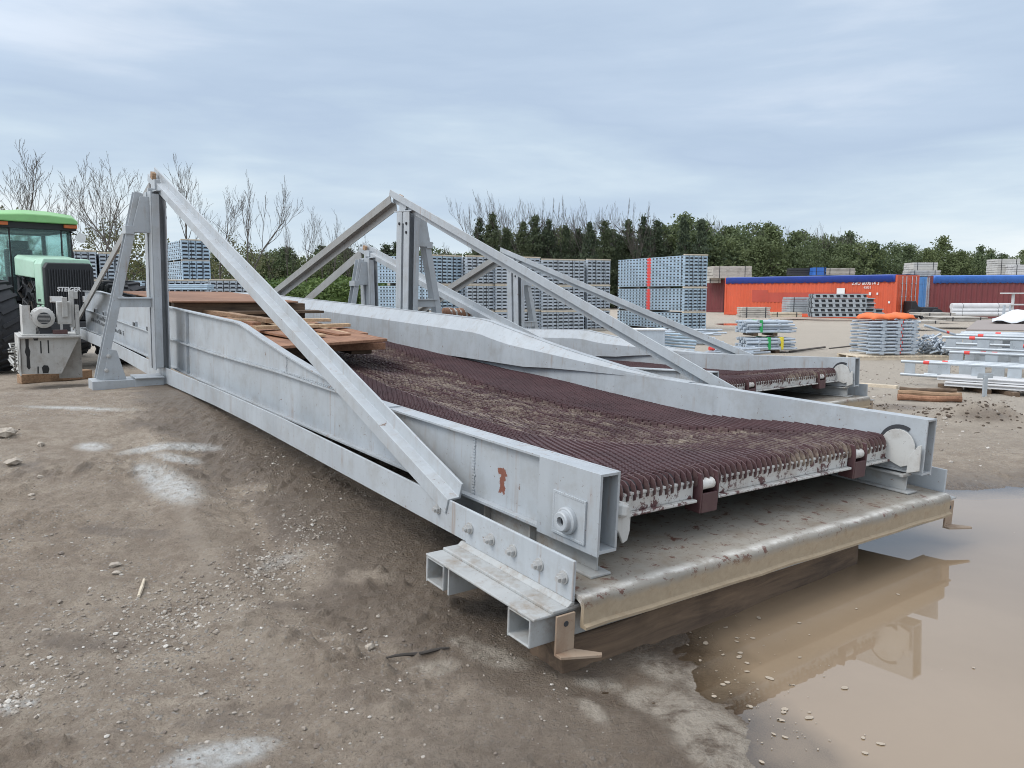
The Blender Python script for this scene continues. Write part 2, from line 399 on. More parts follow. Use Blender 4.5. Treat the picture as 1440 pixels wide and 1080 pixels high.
def ground_material():
    t = NT('muddy_gravel_ground'); v = t.coord(rand=False)
    n1 = t.noise(v, .35, 6, .65); n2 = t.noise(v, 2.2, 8, .7, .3); n3 = t.noise(v, 17, 6, .72); n4 = t.noise(v, 85, 4, .75)
    soil = t.mix(t.ramp(n2, [(.34, 0), (.66, 1)]), (.255,.198,.146), (.45,.368,.282))
    soil = t.mix(t.math('MULTIPLY', t.ramp(n1, [(.38, 0), (.65, 1)]), .6), soil, (.52,.445,.36))
    soil = t.mix(t.math('MULTIPLY', t.ramp(n3, [(.47, 0), (.66, 1)]), .62), soil, (.215,.165,.122))
    soil = t.mix(t.ramp(n4, [(.52, 0), (.70, .8)]), soil, (.17,.13,.098)); soil = t.mix(t.ramp(n4, [(.30, .7), (.42, 0)]), soil, (.40,.36,.31))
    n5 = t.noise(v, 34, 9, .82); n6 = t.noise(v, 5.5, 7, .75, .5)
    soil = t.mix(t.ramp(n5, [(.34, .8), (.45, 0)]), soil, (.095,.071,.053)); soil = t.mix(t.ramp(n5, [(.56, 0), (.70, .6)]), soil, (.56,.48,.39))  # dark flecks paint the shade of soil crevices; pale ones are crumbs
    soil = t.mix(t.ramp(n6, [(.50, 0), (.56, .42)]), soil, (.225,.172,.128))
    # gravel speckle, denser away from the mud
    vo = t.n('ShaderNodeTexVoronoi'); vo.inputs['Scale'].default_value = 42; t.l(v, vo.inputs['Vector'])
    peb = t.ramp(vo.outputs['Distance'], [(.22, 1), (.42, 0)])
    vcol = t.n('ShaderNodeSeparateColor'); t.l(vo.outputs['Color'], vcol.inputs[0])
    pebm = t.math('MULTIPLY', peb, t.math('GREATER_THAN', vcol.outputs[0], .55))
    gm = t.math('MULTIPLY', pebm, t.ramp(t.noise(v, 1.1, 4, .6), [(.42, .1), (.6, .8)]))
    soil = t.mix(gm, soil, t.mix(vcol.outputs[1], (.26,.24,.215), (.50,.475,.44)))
    # far yard is paler, gravelly
    far = t.n('ShaderNodeAttribute'); far.attribute_name = 'far'
    soil = t.mix(t.math('MULTIPLY', far.outputs['Fac'], .8), soil, t.mix(n3, (.36,.315,.255), (.54,.485,.41)))
    # wet soil round the puddle; damp and painted shade under the near conveyor
    wet = t.n('ShaderNodeAttribute'); wet.attribute_name = 'wet'
    wn = t.math('MULTIPLY', wet.outputs['Fac'], t.ramp(n3, [(.3, .75), (.6, 1)]))
    soil = t.mix(wn, soil, t.mix(n2, (.105,.077,.056), (.235,.178,.128)))
    # dried foam and silt left at the shore
    foam = t.n('ShaderNodeAttribute'); foam.attribute_name = 'silt'
    fm = t.math('MULTIPLY', foam.outputs['Fac'], t.ramp(t.noise(v, 9, 8, .75, .15), [(.36, 0), (.54, .92)]))
    soil = t.mix(fm, soil, t.mix(n4, (.36,.30,.235), (.62,.55,.46)))
    # pale patches of spilt lime
    pale = t.n('ShaderNodeAttribute'); pale.attribute_name = 'pale'
    pm = t.math('MULTIPLY', pale.outputs['Fac'], t.ramp(n3, [(.34, .25), (.58, 1)]))
    soil = t.mix(pm, soil, t.mix(n4, (.52,.51,.48), (.78,.78,.76)))
    rough = t.ramp(wn, [(0, .95), (.6, .5), (1, .16)])
    h = t.math('ADD', t.math('ADD', t.math('MULTIPLY', n3, 1.0), t.math('MULTIPLY', n5, .8)), t.math('ADD', t.math('MULTIPLY', n4, .45), t.math('MULTIPLY', gm, .5)))
    return t.out(soil, rough, 0, t.bump(h, .95, .03))
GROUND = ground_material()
def water_material():
    """murky water that clears over the shallow margin, with a mirror-like surface"""
    t = NT('murky_puddle_water'); v = t.coord(rand=False); a = t.noise(v, .8, 5, .6, .6)
    c = t.mix(a, (.225,.165,.108), (.305,.230,.155))
    d = t.n('ShaderNodeAttribute'); d.attribute_name = 'depth'
    df = t.n('ShaderNodeBsdfDiffuse'); t.l(c, df.inputs['Color'])
    tr = t.n('ShaderNodeBsdfTransparent'); tr.inputs[0].default_value = (.80,.70,.58,1)
    m1 = t.n('ShaderNodeMixShader'); t.l(t.ramp(d.outputs['Fac'], [(0, .12), (.022, .55), (.05, 1)]), m1.inputs[0]); t.l(tr.outputs[0], m1.inputs[1]); t.l(df.outputs[0], m1.inputs[2])
    gl = t.n('ShaderNodeBsdfGlossy'); gl.inputs['Roughness'].default_value = .012; gl.inputs['Color'].default_value = (1,1,1,1)
    nrm = t.bump(t.noise(v, 1.6, 3, .5), .03, .01); t.l(nrm, gl.inputs['Normal'])
    fr = t.n('ShaderNodeFresnel'); fr.inputs['IOR'].default_value = 1.72; t.l(nrm, fr.inputs['Normal'])
    m2 = t.n('ShaderNodeMixShader'); t.l(fr.outputs[0], m2.inputs[0]); t.l(m1.outputs[0], m2.inputs[1]); t.l(gl.outputs[0], m2.inputs[2])
    t.l(m2.outputs[0], t.t.nodes['Material Output'].inputs['Surface']); return t.mat
WATER = water_material()
FOAM = plain('dirty_foam', (.40,.335,.26), .5, var=.15, scale=20)
STONE = plain('pale_stone', (.40,.35,.29), .9, var=.35, scale=14)
STONES = None
def gravel_material():
    t = NT('loose_gravel'); g = t.n('ShaderNodeNewGeometry')
    c = t.ramp(g.outputs['Random Per Island'], [(0, (.16,.13,.105)), (.45, (.30,.26,.215)), (.85, (.40,.365,.32)), (1, (.56,.53,.48))])
    return t.out(c, .9)
STONES = gravel_material()
def leaf_material(name, dark, light, obvar=.3):
    t = NT(name); g = t.n('ShaderNodeNewGeometry'); oi = t.n('ShaderNodeObjectInfo')
    c = t.mix(g.outputs['Random Per Island'], dark, light)
    c = t.mix(t.math('MULTIPLY', oi.outputs['Random'], obvar), c, tuple(x*f for x, f in zip(light, (1.35, 1.15, .8))))
    t.b.inputs['Roughness'].default_value = .7
    t.l(c, t.b.inputs['Base Color'])
    tr = t.n('ShaderNodeBsdfTranslucent'); t.l(c, tr.inputs['Color']); mx = t.n('ShaderNodeMixShader'); mx.inputs[0].default_value = .25
    o = t.t.nodes['Material Output']; t.l(t.b.outputs[0], mx.inputs[1]); t.l(tr.outputs[0], mx.inputs[2]); t.l(mx.outputs[0], o.inputs['Surface'])
    return t.mat
LEAF_D = leaf_material('dark_green_leaves', (.042,.066,.034), (.135,.18,.085), .45)
LEAF_S = leaf_material('spruce_needles', (.030,.048,.030), (.090,.120,.064), .3)
LEAF_Y = leaf_material('sparse_olive_leaves', (.075,.085,.04), (.17,.18,.085))
LEAF_B = leaf_material('bright_green_leaves', (.05,.09,.025), (.14,.21,.06), .2)
# ------------------------------------------------------------------ the conveyor frames
# local axes: x across (0 = outer face of the camera-side rail), y along towards the rear, z up
def lerp(tab, u):
    return float(np.interp(u, [a for a, b in tab], [b for a, b in tab]))
RT = [(-.1,.45),(3.5,.45),(5.3,.42),(7.8,.36),(11.3,.345),(15.2,.24)]
RB = [(-.1,.28),(4.1,.27),(5.3,.25),(7.8,.17),(11.7,.16),(15.2,.06)]
GB = [(0,.44),(.64,.43),(1.5,.41),(3.1,.38),(5.85,.33),(12.3,.25),(15.5,.19)]
GT = [(0,.80),(.4,.79),(1.35,.77),(2.74,.745),(3.83,.74),(5.78,.685),(8,.655),(11.9,.62),(15,.59)]
GH = [(2.0,.755),(2.4,.765),(2.71,.785),(3.37,.845),(3.83,.895),(4.5,.98),(5.0,1.05),(5.2,1.062),(7.8,1.04),(11.3,1.0),(13,1.0),(14.6,.93)]
BW = [(.22,.645),(.35,.66),(.9,.622),(1.3,.572),(1.75,.535),(2.6,.54),(3.6,.555),(4.8,.565),(7.5,.61),(10,.63),(14,.62)]
BL = [(0,1.45),(.6,1.42),(1.5,1.22),(2.5,1.1),(4,1.2),(6,1.45),(10,1.5)]
BR_ = [(0,2.8),(.5,2.65),(1.4,2.36),(2.6,2.12),(3.5,2.05),(4.6,2.25),(6.7,2.6),(10,2.6)]

def side_parts(root, left):
    X = (lambda v: v) if left else (lambda v: WID - v)
    sgn = 1 if left else -1
    # base rail: channel, lofted along its slightly bent length
    b = MB()
    st = [.815, 2, 3.5, 4.1, 5.3, 6.5, 7.8, 9.5, 11.5, 13.5, 15.1]
    rings = []
    for u in st:
        t, w = lerp(RT, u), lerp(RB, u)
        rings.append([(X(v), u, z) for v, z in ((0,w),(0,t),(.014,t),(.014,w+.014),(.09,w+.014),(.09,w))])
    b.loft(rings); rail = b.build('base_rail', STEEL, root, .003)
    for u, z in ((1.09,.375),(7.62,.235),(7.5,.232),(7.74,.225)):
        b = MB(); b.lathe((X(.0), u, z), (-sgn,0,0), [(0,.028),(.006,.028)], 18); b.lathe((X(.0), u, z), (-sgn,0,0), [(.0061,.021),(.022,.021),(.0225,.012),(.034,.011)], 6)
        b.build('bolt', BOLT, rail)
    # corner foot: upright angle plate bolted over the rail end, stepped top plate on two cross tubes
    b = MB()
    b.plate([(X(-.004), -.03, .272), (X(-.004), .812, .272), (X(-.004), .812, .452), (X(-.004), -.03, .452)], (sgn,0,0), .016)
    b.loft([[(X(-.03), u, .252),(X(.012), u, .252),(X(.012), u, .2725),(X(-.006), u, .2725)] for u in (-.03, .85)], 1)
    b.plate([(X(-.105), -.028, .236), (X(.05), -.028, .236), (X(.05), .862, .236), (X(-.105), .862, .236)], (0,0,1), .016, 1)
    b.plate([(X(-.2), -.02, .224), (X(.05), -.02, .224), (X(.05), .87, .224), (X(-.2), .87, .224)], (0,0,1), .0125, 1)
    foot = b.build('corner_foot', [STEEL, MUDDY], root, .004)
    for u in (.02, .19, .39, .57, .76):
        b = MB(); b.lathe((X(-.004), u+.01, .362), (-sgn,0,0), [(0,.03),(.007,.03)], 18); b.lathe((X(-.004), u+.01, .362), (-sgn,0,0), [(.0071,.0225),(.026,.0225),(.0265,.013),(.042,.012)], 6)
        b.build('bolt', BOLT, foot)
    b = MB()   # upright webs between the pockets
    for u in (.872, .665, .17):
        b.plate([(X(-.195), u, .09), (X(.04), u, .09), (X(.04), u, .222), (X(-.195), u, .222)], (0,-1,0), .012)
    b.plate([(X(-.03), .175, .10), (X(-.03), .655, .10), (X(-.03), .655, .222), (X(-.03), .175, .222)], (sgn,0,0), .01)
    b.build('pocket_web', MUDDY, foot, .002)
    # bent angle lug at the corner
    b = MB()
    b.plate([(X(-.10), -.04, .06), (X(.0), -.04, .06), (X(.0), -.04, .235), (X(-.10), -.04, .235)], (0,-1,0), .011)
    b.plate([(X(-.10) if left else X(-.0), -.051, .06), (X(-.0) if left else X(-.10), -.051, .06), ((X(-.0) if left else X(-.10))+.085, -.135, .055), ((X(-.0) if left else X(-.10))+.07, -.152, .055), (X(-.10) if left else X(-.0), -.085, .06)], (0,0,1), .012)
    b.lathe((X(-.05), -.0505, .195), (0,-1,0), [(0,.013),(.003,.013)], 10, 1)
    b.build('corner_lug', [weather_rusty, DARK], foot, .002)
    # box girder with a hump of plate on top
    b = MB()
    us = [.42, .8, 1.2, 2, 3, 4, 5, 6, 8, 10, 12, 14.6]
    bf, ow, rf, iw = [], [], [], []
    for u in us:
        g, t = lerp(GB, u), lerp(GT, u)
        bf.append([(X(v), u, z) for v, z in ((.16,g),(.30,g),(.30,g+.014),(.16,g+.014))])
        ow.append([(X(v), u, z) for v, z in ((.2,g+.014),(.212,g+.014),(.212,t-.012),(.2,t-.012))])
        rf.append([(X(v), u, z) for v, z in ((.163,t-.012),(.255,t-.012),(.255,t),(.163,t))])
    for u in [0]+us:
        g, t = lerp(GB, u), lerp(GT, u)
        iw.append([(X(v), u, z) for v, z in ((.2552,g+.0145),(.268,g+.0145),(.268,t+.002),(.2552,t+.002))])
    for r in (bf, ow, rf, iw): b.loft(r)
    # closed box at the front end
    for v0, v1, f0, f1 in ((.152,.166,-.008,.0),):
        b.loft([[(X(v0),u,lerp(GB,u)-.012),(X(v1),u,lerp(GB,u)-.012),(X(v1),u,lerp(GT,u)),(X(v0),u,lerp(GT,u))] for u in (0,.21,.43)])
    b.loft([[(X(.166),u,lerp(GT,u)-.013),(X(.255),u,lerp(GT,u)-.013),(X(.255),u,lerp(GT,u)-.0005),(X(.166),u,lerp(GT,u)-.0005)] for u in (.001,.21,.419)])
    b.loft([[(X(.166),u,lerp(GB,u)-.002),(X(.268),u,lerp(GB,u)-.002),(X(.268),u,lerp(GB,u)+.0135),(X(.166),u,lerp(GB,u)+.0135)] for u in (.001,.21,.419)])
    # hump
    hs = [2.0, 2.4, 2.71, 3.1, 3.37, 3.83, 4.2, 4.5, 4.8, 5.0, 5.2, 6, 7.8, 9.5, 11.3, 13, 14.6]
    hr, fl = [], []
    for u in hs:
        t, h = lerp(GT, u)+.001, lerp(GH, u); h = max(h, t+.006); c = min(.155, (h-t)*.55); k = min(1, (h-t)/.2)
        lo = t-.001-.10*k if u < 6 else t-.11
        hr.append([(X(.203),u,t),(X(.203),u,h),(X(.225),u,h),(X(.25+.085*k),u,h-c),(X(.25+.085*k),u,lo),(X(.2685),u,lo),(X(.2685),u,t)])
        fl.append([(X(.165),u,h-.012),(X(.232),u,h-.012),(X(.232),u,h+.002),(X(.165),u,h+.002)])
    b.loft(hr); b.loft(fl)
    # stiffener against the tower post
    b.plate([(X(.168), 7.0, lerp(GB,7)+.014), (X(.203), 7.0, lerp(GB,7)+.014), (X(.203), 7.0, 1.03), (X(.168), 7.0, 1.03)], (0,1,0), .012)
    # weld beads
    for u, lo, hi, vv in ((1.06, .43, .765, .2), (3.9, .76, .895, .203)):
        z = lo; 
        while z < hi:
            b.boxc((X(vv-.001), u+random.uniform(-.004,.004), z), (.010, random.uniform(.02,.034), random.uniform(.009,.013))); z += .0165
    u = 2.3
    while u < 7:
        b.boxc((X(.196), u, lerp(GT,u)+.003), (.016, .03, random.uniform(.006,.012))); u += .037
    gir = b.build('side_girder', GIRDER, root, .003)
    # bearing boss
    b = MB()
    b.plate([(X(.1518),.085,.465),(X(.1518),.3,.465),(X(.1518),.3,.655),(X(.1518),.085,.655)], (-sgn,0,0), .009)
    for (a0, b0), (a1, b1) in (((.085,.465),(.3,.465)),((.3,.465),(.3,.655)),((.3,.655),(.085,.655)),((.085,.655),(.085,.465))):
        for k in range(16):
            f = k/16; b.boxc((X(.147), a0+(a1-a0)*f, b0+(b1-b0)*f), (.011, .013, .013))
    b.lathe((X(.143), .19, .545), (-sgn,0,0), [(0,.062),(.02,.062),(.024,.056),(.024,.048),(.045,.046),(.05,.040),(.05,.022),(.012,.022),(.011,.0)], 28)
    b.lathe((X(.119), .19, .545), (-sgn,0,0), [(0,.0215),(.003,.0215)], 20, 1)
    b.build('bearing_boss', [STEEL, DARK], gir, .0015, 30)
    # pads along the rear of the girder
    b = MB()
    for k, u in enumerate((8.1, 9.0, 9.9, 11.5, 12.4, 13.3)):
        b = MB(); z = lerp(GT, u)
        b.box((min(X(.17),X(.203)), u-.07, z+.002), (max(X(.17),X(.203)), u+.07, z+.07)); 
        b.box((min(X(.163),X(.168)), u-.06, z+.006), (max(X(.163),X(.168)), u+.06, z+.055), 1)
        b.build('girder_pad', [STEEL, DARK], gir, .003)
    # stencilled lines on the girder web
    b = MB(); rs = random.Random(3)
    for row, (u0, u1, z) in enumerate(((13.3, 11.4, .50), (13.9, 10.9, .415))):
        u = u0
        while u > u1:
            l = rs.choice((.05,.07,.09)); h = .055
            for q in range(rs.randint(2,3)):
                uu = u - l*rs.random(); b.box((min(X(.1975),X(.199)), uu-.012, z), (max(X(.1975),X(.199)), uu+.012, z+h*rs.uniform(.6,1)))
            b.box((min(X(.1975),X(.199)), u-l, z+h*rs.choice((0,.5,.85))), (max(X(.1975),X(.199)), u, z+h*rs.choice((.3,.6,1.0))+.012)); u -= l+.045
    if left: b.build('stencil_lettering', INK, gir)
    # pedestal beam between pan and girder
    b = MB()
    b.box((min(X(.18),X(.30)), .06, .302), (max(X(.18),X(.30)), 1.5, .314)); b.box((min(X(.2),X(.29)), .10, .408), (max(X(.2),X(.29)), 1.5, .423))
    b.box((min(X(.245),X(.257)), .10, .314), (max(X(.245),X(.257)), 1.5, .408))
    for u in (.55, .95): b.box((min(X(.205),X(.245)), u, .3145), (max(X(.205),X(.245)), u+.012, .4075))
    b.box((min(X(.245),X(.34)), .085, .415), (max(X(.245),X(.34)), .11, .432))
    b.build('pedestal_beam', MUDDY, root, .003)
    # tower post: two channels back to back, on the rail
    b = MB()
    for u0, u1, o in ((7.26, 7.41, 1), (7.47, 7.62, -1)):
        w = u1-u0; za, zb = lerp(RT,7.4)-.02, 2.36
        uw = u1 if o > 0 else u0
        # web plus two flanges
        b.box((min(X(-.105),X(.055)), uw-.012 if o>0 else uw, za), (max(X(-.105),X(.055)), uw if o>0 else uw+.012, zb))
        for va, vb in ((-.107,-.094),(.044,.057)):
            b.box((min(X(va),X(vb)), u0, za), (max(X(va),X(vb)), u1, zb-.001))
    b.box((min(X(-.10),X(.05)), 7.40, 2.2), (max(X(-.10),X(.05)), 7.46, 2.4))
    b.box((min(X(-.095),X(-.02)), 7.247, lerp(RT,7.1)+.0), (max(X(-.095),X(-.02)), 7.259, 2.33))
    post = b.build('tower_post', STEEL, root, .003)
    # long front brace and shorter rear brace: two angles making a ridged bar
    prof = [(.035,.085),(.022,.085),(.022,.006),(-.045,.0),(-.045,-.085),(-.034,-.085),(-.034,-.012),(.035,-.006)]
    prof = [(p*sgn, q) for p, q in prof]
    ax, az = 7.72, 2.56
    def brace(name, u1, w1, u0=ax, w0=az, ext=.12, mat=STEEL):
        p0 = Vector((X(.035), u0, w0)); p1 = Vector((X(.035), u1, w1)); d = (p1-p0).normalized()
        b = MB()
        # side vector must point to +x (left) for the front brace
        s = d.cross(Vector((0,0,1))).normalized(); k = 1 if s.x > 0 else -1
        b.sweep(p0 - d*ext, p1, [(a*k, q) for a, q in prof])
        o = b.build(name, mat, root, .0025)
        return o
    fb = brace('front_brace', .98, .455)
    b = MB()   # splice box and timber packer at the upper end of the brace
    d = (Vector((0,.98,.455))-Vector((0,ax,az))).normalized(); n = Vector((0,-d.z,d.y)); n = n if n.z > 0 else -n
    c = Vector((X(.005), ax, az)) + d*.10
    rot = Matrix(((1,d.x,n.x),(0,d.y,n.y),(0,d.z,n.z)))
    b.boxc(c+n*.03, (.045,.10,.075), 0, rot)
    b.build('wood_packer', WOODB, fb, .003)
    prof = [(p*1.1, q*1.25) for p, q in prof]
    brace('rear_brace', 14.75, lerp(RT,14.75)+.03, ax, az-.05, -.05, DULL)
    b = MB()
    b.box((min(X(-.06),X(.06)), 7.2, 2.36), (max(X(-.06),X(.06)), 7.7, 2.376)); b.box((min(X(-.03),X(.03)), 7.4, 2.376), (max(X(-.03),X(.03)), 7.6, 2.50))
    b.build('post_cap', STEEL, post, .003)
    b = MB()
    for u, z in ((7.33,2.2),(7.53,2.2),(7.33,2.08)):
        b = MB(); b.lathe((X(.057), u, z), (sgn,0,0), [(0,.02),(.015,.018)], 8); b.build('bolt', DARK, post)
    # outrigger leg, gusset, crossbar and ground beam
    b = MB()
    lp = [(-.075,-.045),(.075,-.045),(.075,.045),(.062,.045),(.062,-.032),(-.062,-.032),(-.062,.045),(-.075,.045)]
    top = Vector((X(-.205), 7.43, 2.34)); bot = Vector((X(-.665), 7.43, .255))
    b.sweep(top, bot, [(q, p*sgn) for p, q in lp] if False else lp, (-sgn,0,.22))
    leg = b.build('outrigger_leg', STEEL, root, .0025)
    b = MB()
    b.plate([(X(-.20),7.345,2.30),(X(-.105),7.345,2.30),(X(-.105),7.345,1.90),(X(-.30),7.345,1.90)], (0,-1,0), .014)
    b.plate([(X(-.20),7.52,2.30),(X(-.105),7.52,2.30),(X(-.105),7.52,1.90),(X(-.30),7.52,1.90)], (0,-1,0), .014)
    b.box((min(X(-.36),X(-.27)),7.33,1.88),(max(X(-.36),X(-.27)),7.54,1.97))
    b.build('gusset_plate', STEEL, leg, .003)
    b = MB()
    b.box((min(X(-.46),X(-.11)),7.36,1.065),(max(X(-.46),X(-.11)),7.374,1.16)); b.box((min(X(-.46),X(-.11)),7.33,1.16),(max(X(-.46),X(-.11)),7.46,1.174))
    b.build('crossbar', STEEL, leg, .002)
    b = MB()
    b.box((min(X(-.76),X(.06)),7.28,.128),(max(X(-.76),X(.06)),7.56,.25))
    b.box((min(X(-.79),X(.06)),7.25,.112),(max(X(-.79),X(.06)),7.6,.1275))
    b.box((min(X(-.33),X(-.02)),7.262,.135),(max(X(-.33),X(-.02)),7.279,.262)); b.box((min(X(-.33),X(-.02)),7.22,.262),(max(X(-.33),X(-.02)),7.54,.275))
    b.plate([(X(-.64),7.36,.25),(X(-.40),7.36,.25),(X(-.49),7.36,.58),(X(-.57),7.36,.6)], (0,-1,0), .012)
    fo = b.build('ground_beam', STEEL, root, .004)
    b = MB()
    for v, z in ((-.605,.36),(-.575,.52)):
        b = MB(); b.lathe((X(v),7.348,z), (0,-1,0), [(0,.026),(.014,.024),(.016,.014),(.03,.013)], 8); b.build('bolt', BOLT, fo)

weather_rusty = weathered('mud_stained_rusty_lug', (.34,.26,.19), dirt=(.22,.13,.08), dirt_amt=.8, chip=(.2,.09,.05), chip_amt=.3, rough=.75)

def belt_mesh(root):
    x0, x1 = .275, WID-.275
    V, F, mud = [], [], []
    def wz(u, v):
        base = np.interp(u, [a for a, b in BW], [b for a, b in BW])
        l = np.interp(u, [a for a, b in BL], [b for a, b in BL]); r = np.interp(u, [a for a, b in BR_], [b for a, b in BR_])
        k = sstep(.25, 1.3, u)
        mid = sstep(l-.03, l+.05, v)*(1-sstep(r-.04, r+.03, v))
        c = (l+r)/2; sag = np.clip(1-((v-c)/((r-l)/2+1e-6))**2, 0, 1)
        wav = .012*np.sin(v*9+u*1.3)*k*mid + .010*fbm(np.asarray(v*2.1), np.asarray(u*1.7), 3, 71)*2
        return base - k*mid*(.028+.035*sag) + wav, mid*k
    colw = .0222; x = x0+.008; ci = 0; PL = .094
    while x < x1:
        u = .30 + (PL/2 if ci % 2 else 0)
        zz, md = wz(np.arange(u, 10.6, PL), x); stk = np.clip(.55+2.6*fbm(np.full(len(zz), x*22.), np.arange(u, 10.6, PL)*1.6, 3, 131)+1.2*fbm(np.full(len(zz), x*2.), np.arange(u, 10.6, PL)*1.1, 3, 137), 0, 1.3)
        for q, uu in enumerate(np.arange(u, 10.6, PL)):
            z, m = float(zz[q]), float(md[q])
            j1, j2, jz, jx = (random.gauss(0, .0035*m+.001) for _ in range(4))
            l = .041; t = .0043; hh = .034; tw = random.gauss(0, .0035*m+.0005)
            z += abs(jz)*.9*m
            z2 = z+j1*.5
            o = len(V)
            for (uy, zc, dx) in ((uu-l, z, -tw), (uu+l, z2, tw)):
                V += [(x+dx-t, uy, zc-hh), (x+dx-t*.8, uy, zc), (x+dx+t*.8, uy, zc), (x+dx+t, uy, zc-hh)]
            mm = min(1, m*float(stk[q])*random.uniform(.8,1.15)) + (.45 if uu < .6 and 1.8 < x < 2.75 else 0)
            mud += [min(1, mm)]*8
            F += [(o,o+1,o+5,o+4),(o+1,o+2,o+6,o+5),(o+2,o+3,o+7,o+6),(o,o+3,o+2,o+1),(o+4,o+5,o+6,o+7)]
        x += colw; ci += 1
    # link ends hooked over the head roller
    x = x0+.01
    while x < x1:
        m = .9 if 1.75 < x < 2.7 else .15
        o = len(V); t = .0038; tw = random.uniform(-.006,.006); dz = random.uniform(-.006,.006)
        prof = [(.33,.662),(.262,.656),(.235,.640),(.224,.615),(.222,.585),(.226,.565),(.237,.56),(.262,.57),(.33,.60)]
        for s in (-t, t):
            for (u, z) in prof:
                V.append((x+s+tw*(u-.31)*8, u, z+dz)); mud.append(m if z < .63 else m*.5)
        k = len(prof)
        F.append(tuple(range(o, o+k))); F.append(tuple(range(o+2*k-1, o+k-1, -1)))
        for q in range(k): F.append((o+q, o+(q+1) % k, o+k+(q+1) % k, o+k+q))
        x += .0445
    me = bpy.data.meshes.new('mesh_belt'); me.from_pydata(V, [], F); me.materials.append(BELT)
    a = me.attributes.new('mud', 'FLOAT', 'POINT'); a.data.foreach_set('value', np.array(mud, dtype=np.float32)); me.update()
    o = bpy.data.objects.new('mesh_belt', me); COL.objects.link(o); o.parent = root
    # dried mud carried in the belt
    uu = np.arange(.3, 10.6, .06); vv = np.arange(x0, x1+.001, .05)
    V, F = [], []
    for u in uu:
        z, mid = wz(u+0*vv, vv)
        nz = fbm(vv*6, u*6+0*vv, 3, 77)
        z = z - .028 + mid*(.014+.022*np.clip(nz, -.2, .5))
        V += [(float(a), float(u), float(b)) for a, b in zip(vv, z)]
    nv = len(vv)
    for i in range(len(uu)-1):
        for k in range(nv-1): F.append((i*nv+k, i*nv+k+1, (i+1)*nv+k+1, (i+1)*nv+k))
    me = bpy.data.meshes.new('belt_mud'); me.from_pydata(V, [], F); me.materials.append(MUDFILL)
    me.polygons.foreach_set('use_smooth', [True]*len(F))
    m = bpy.data.objects.new('belt_mud', me); COL.objects.link(m); m.parent = o
    return o

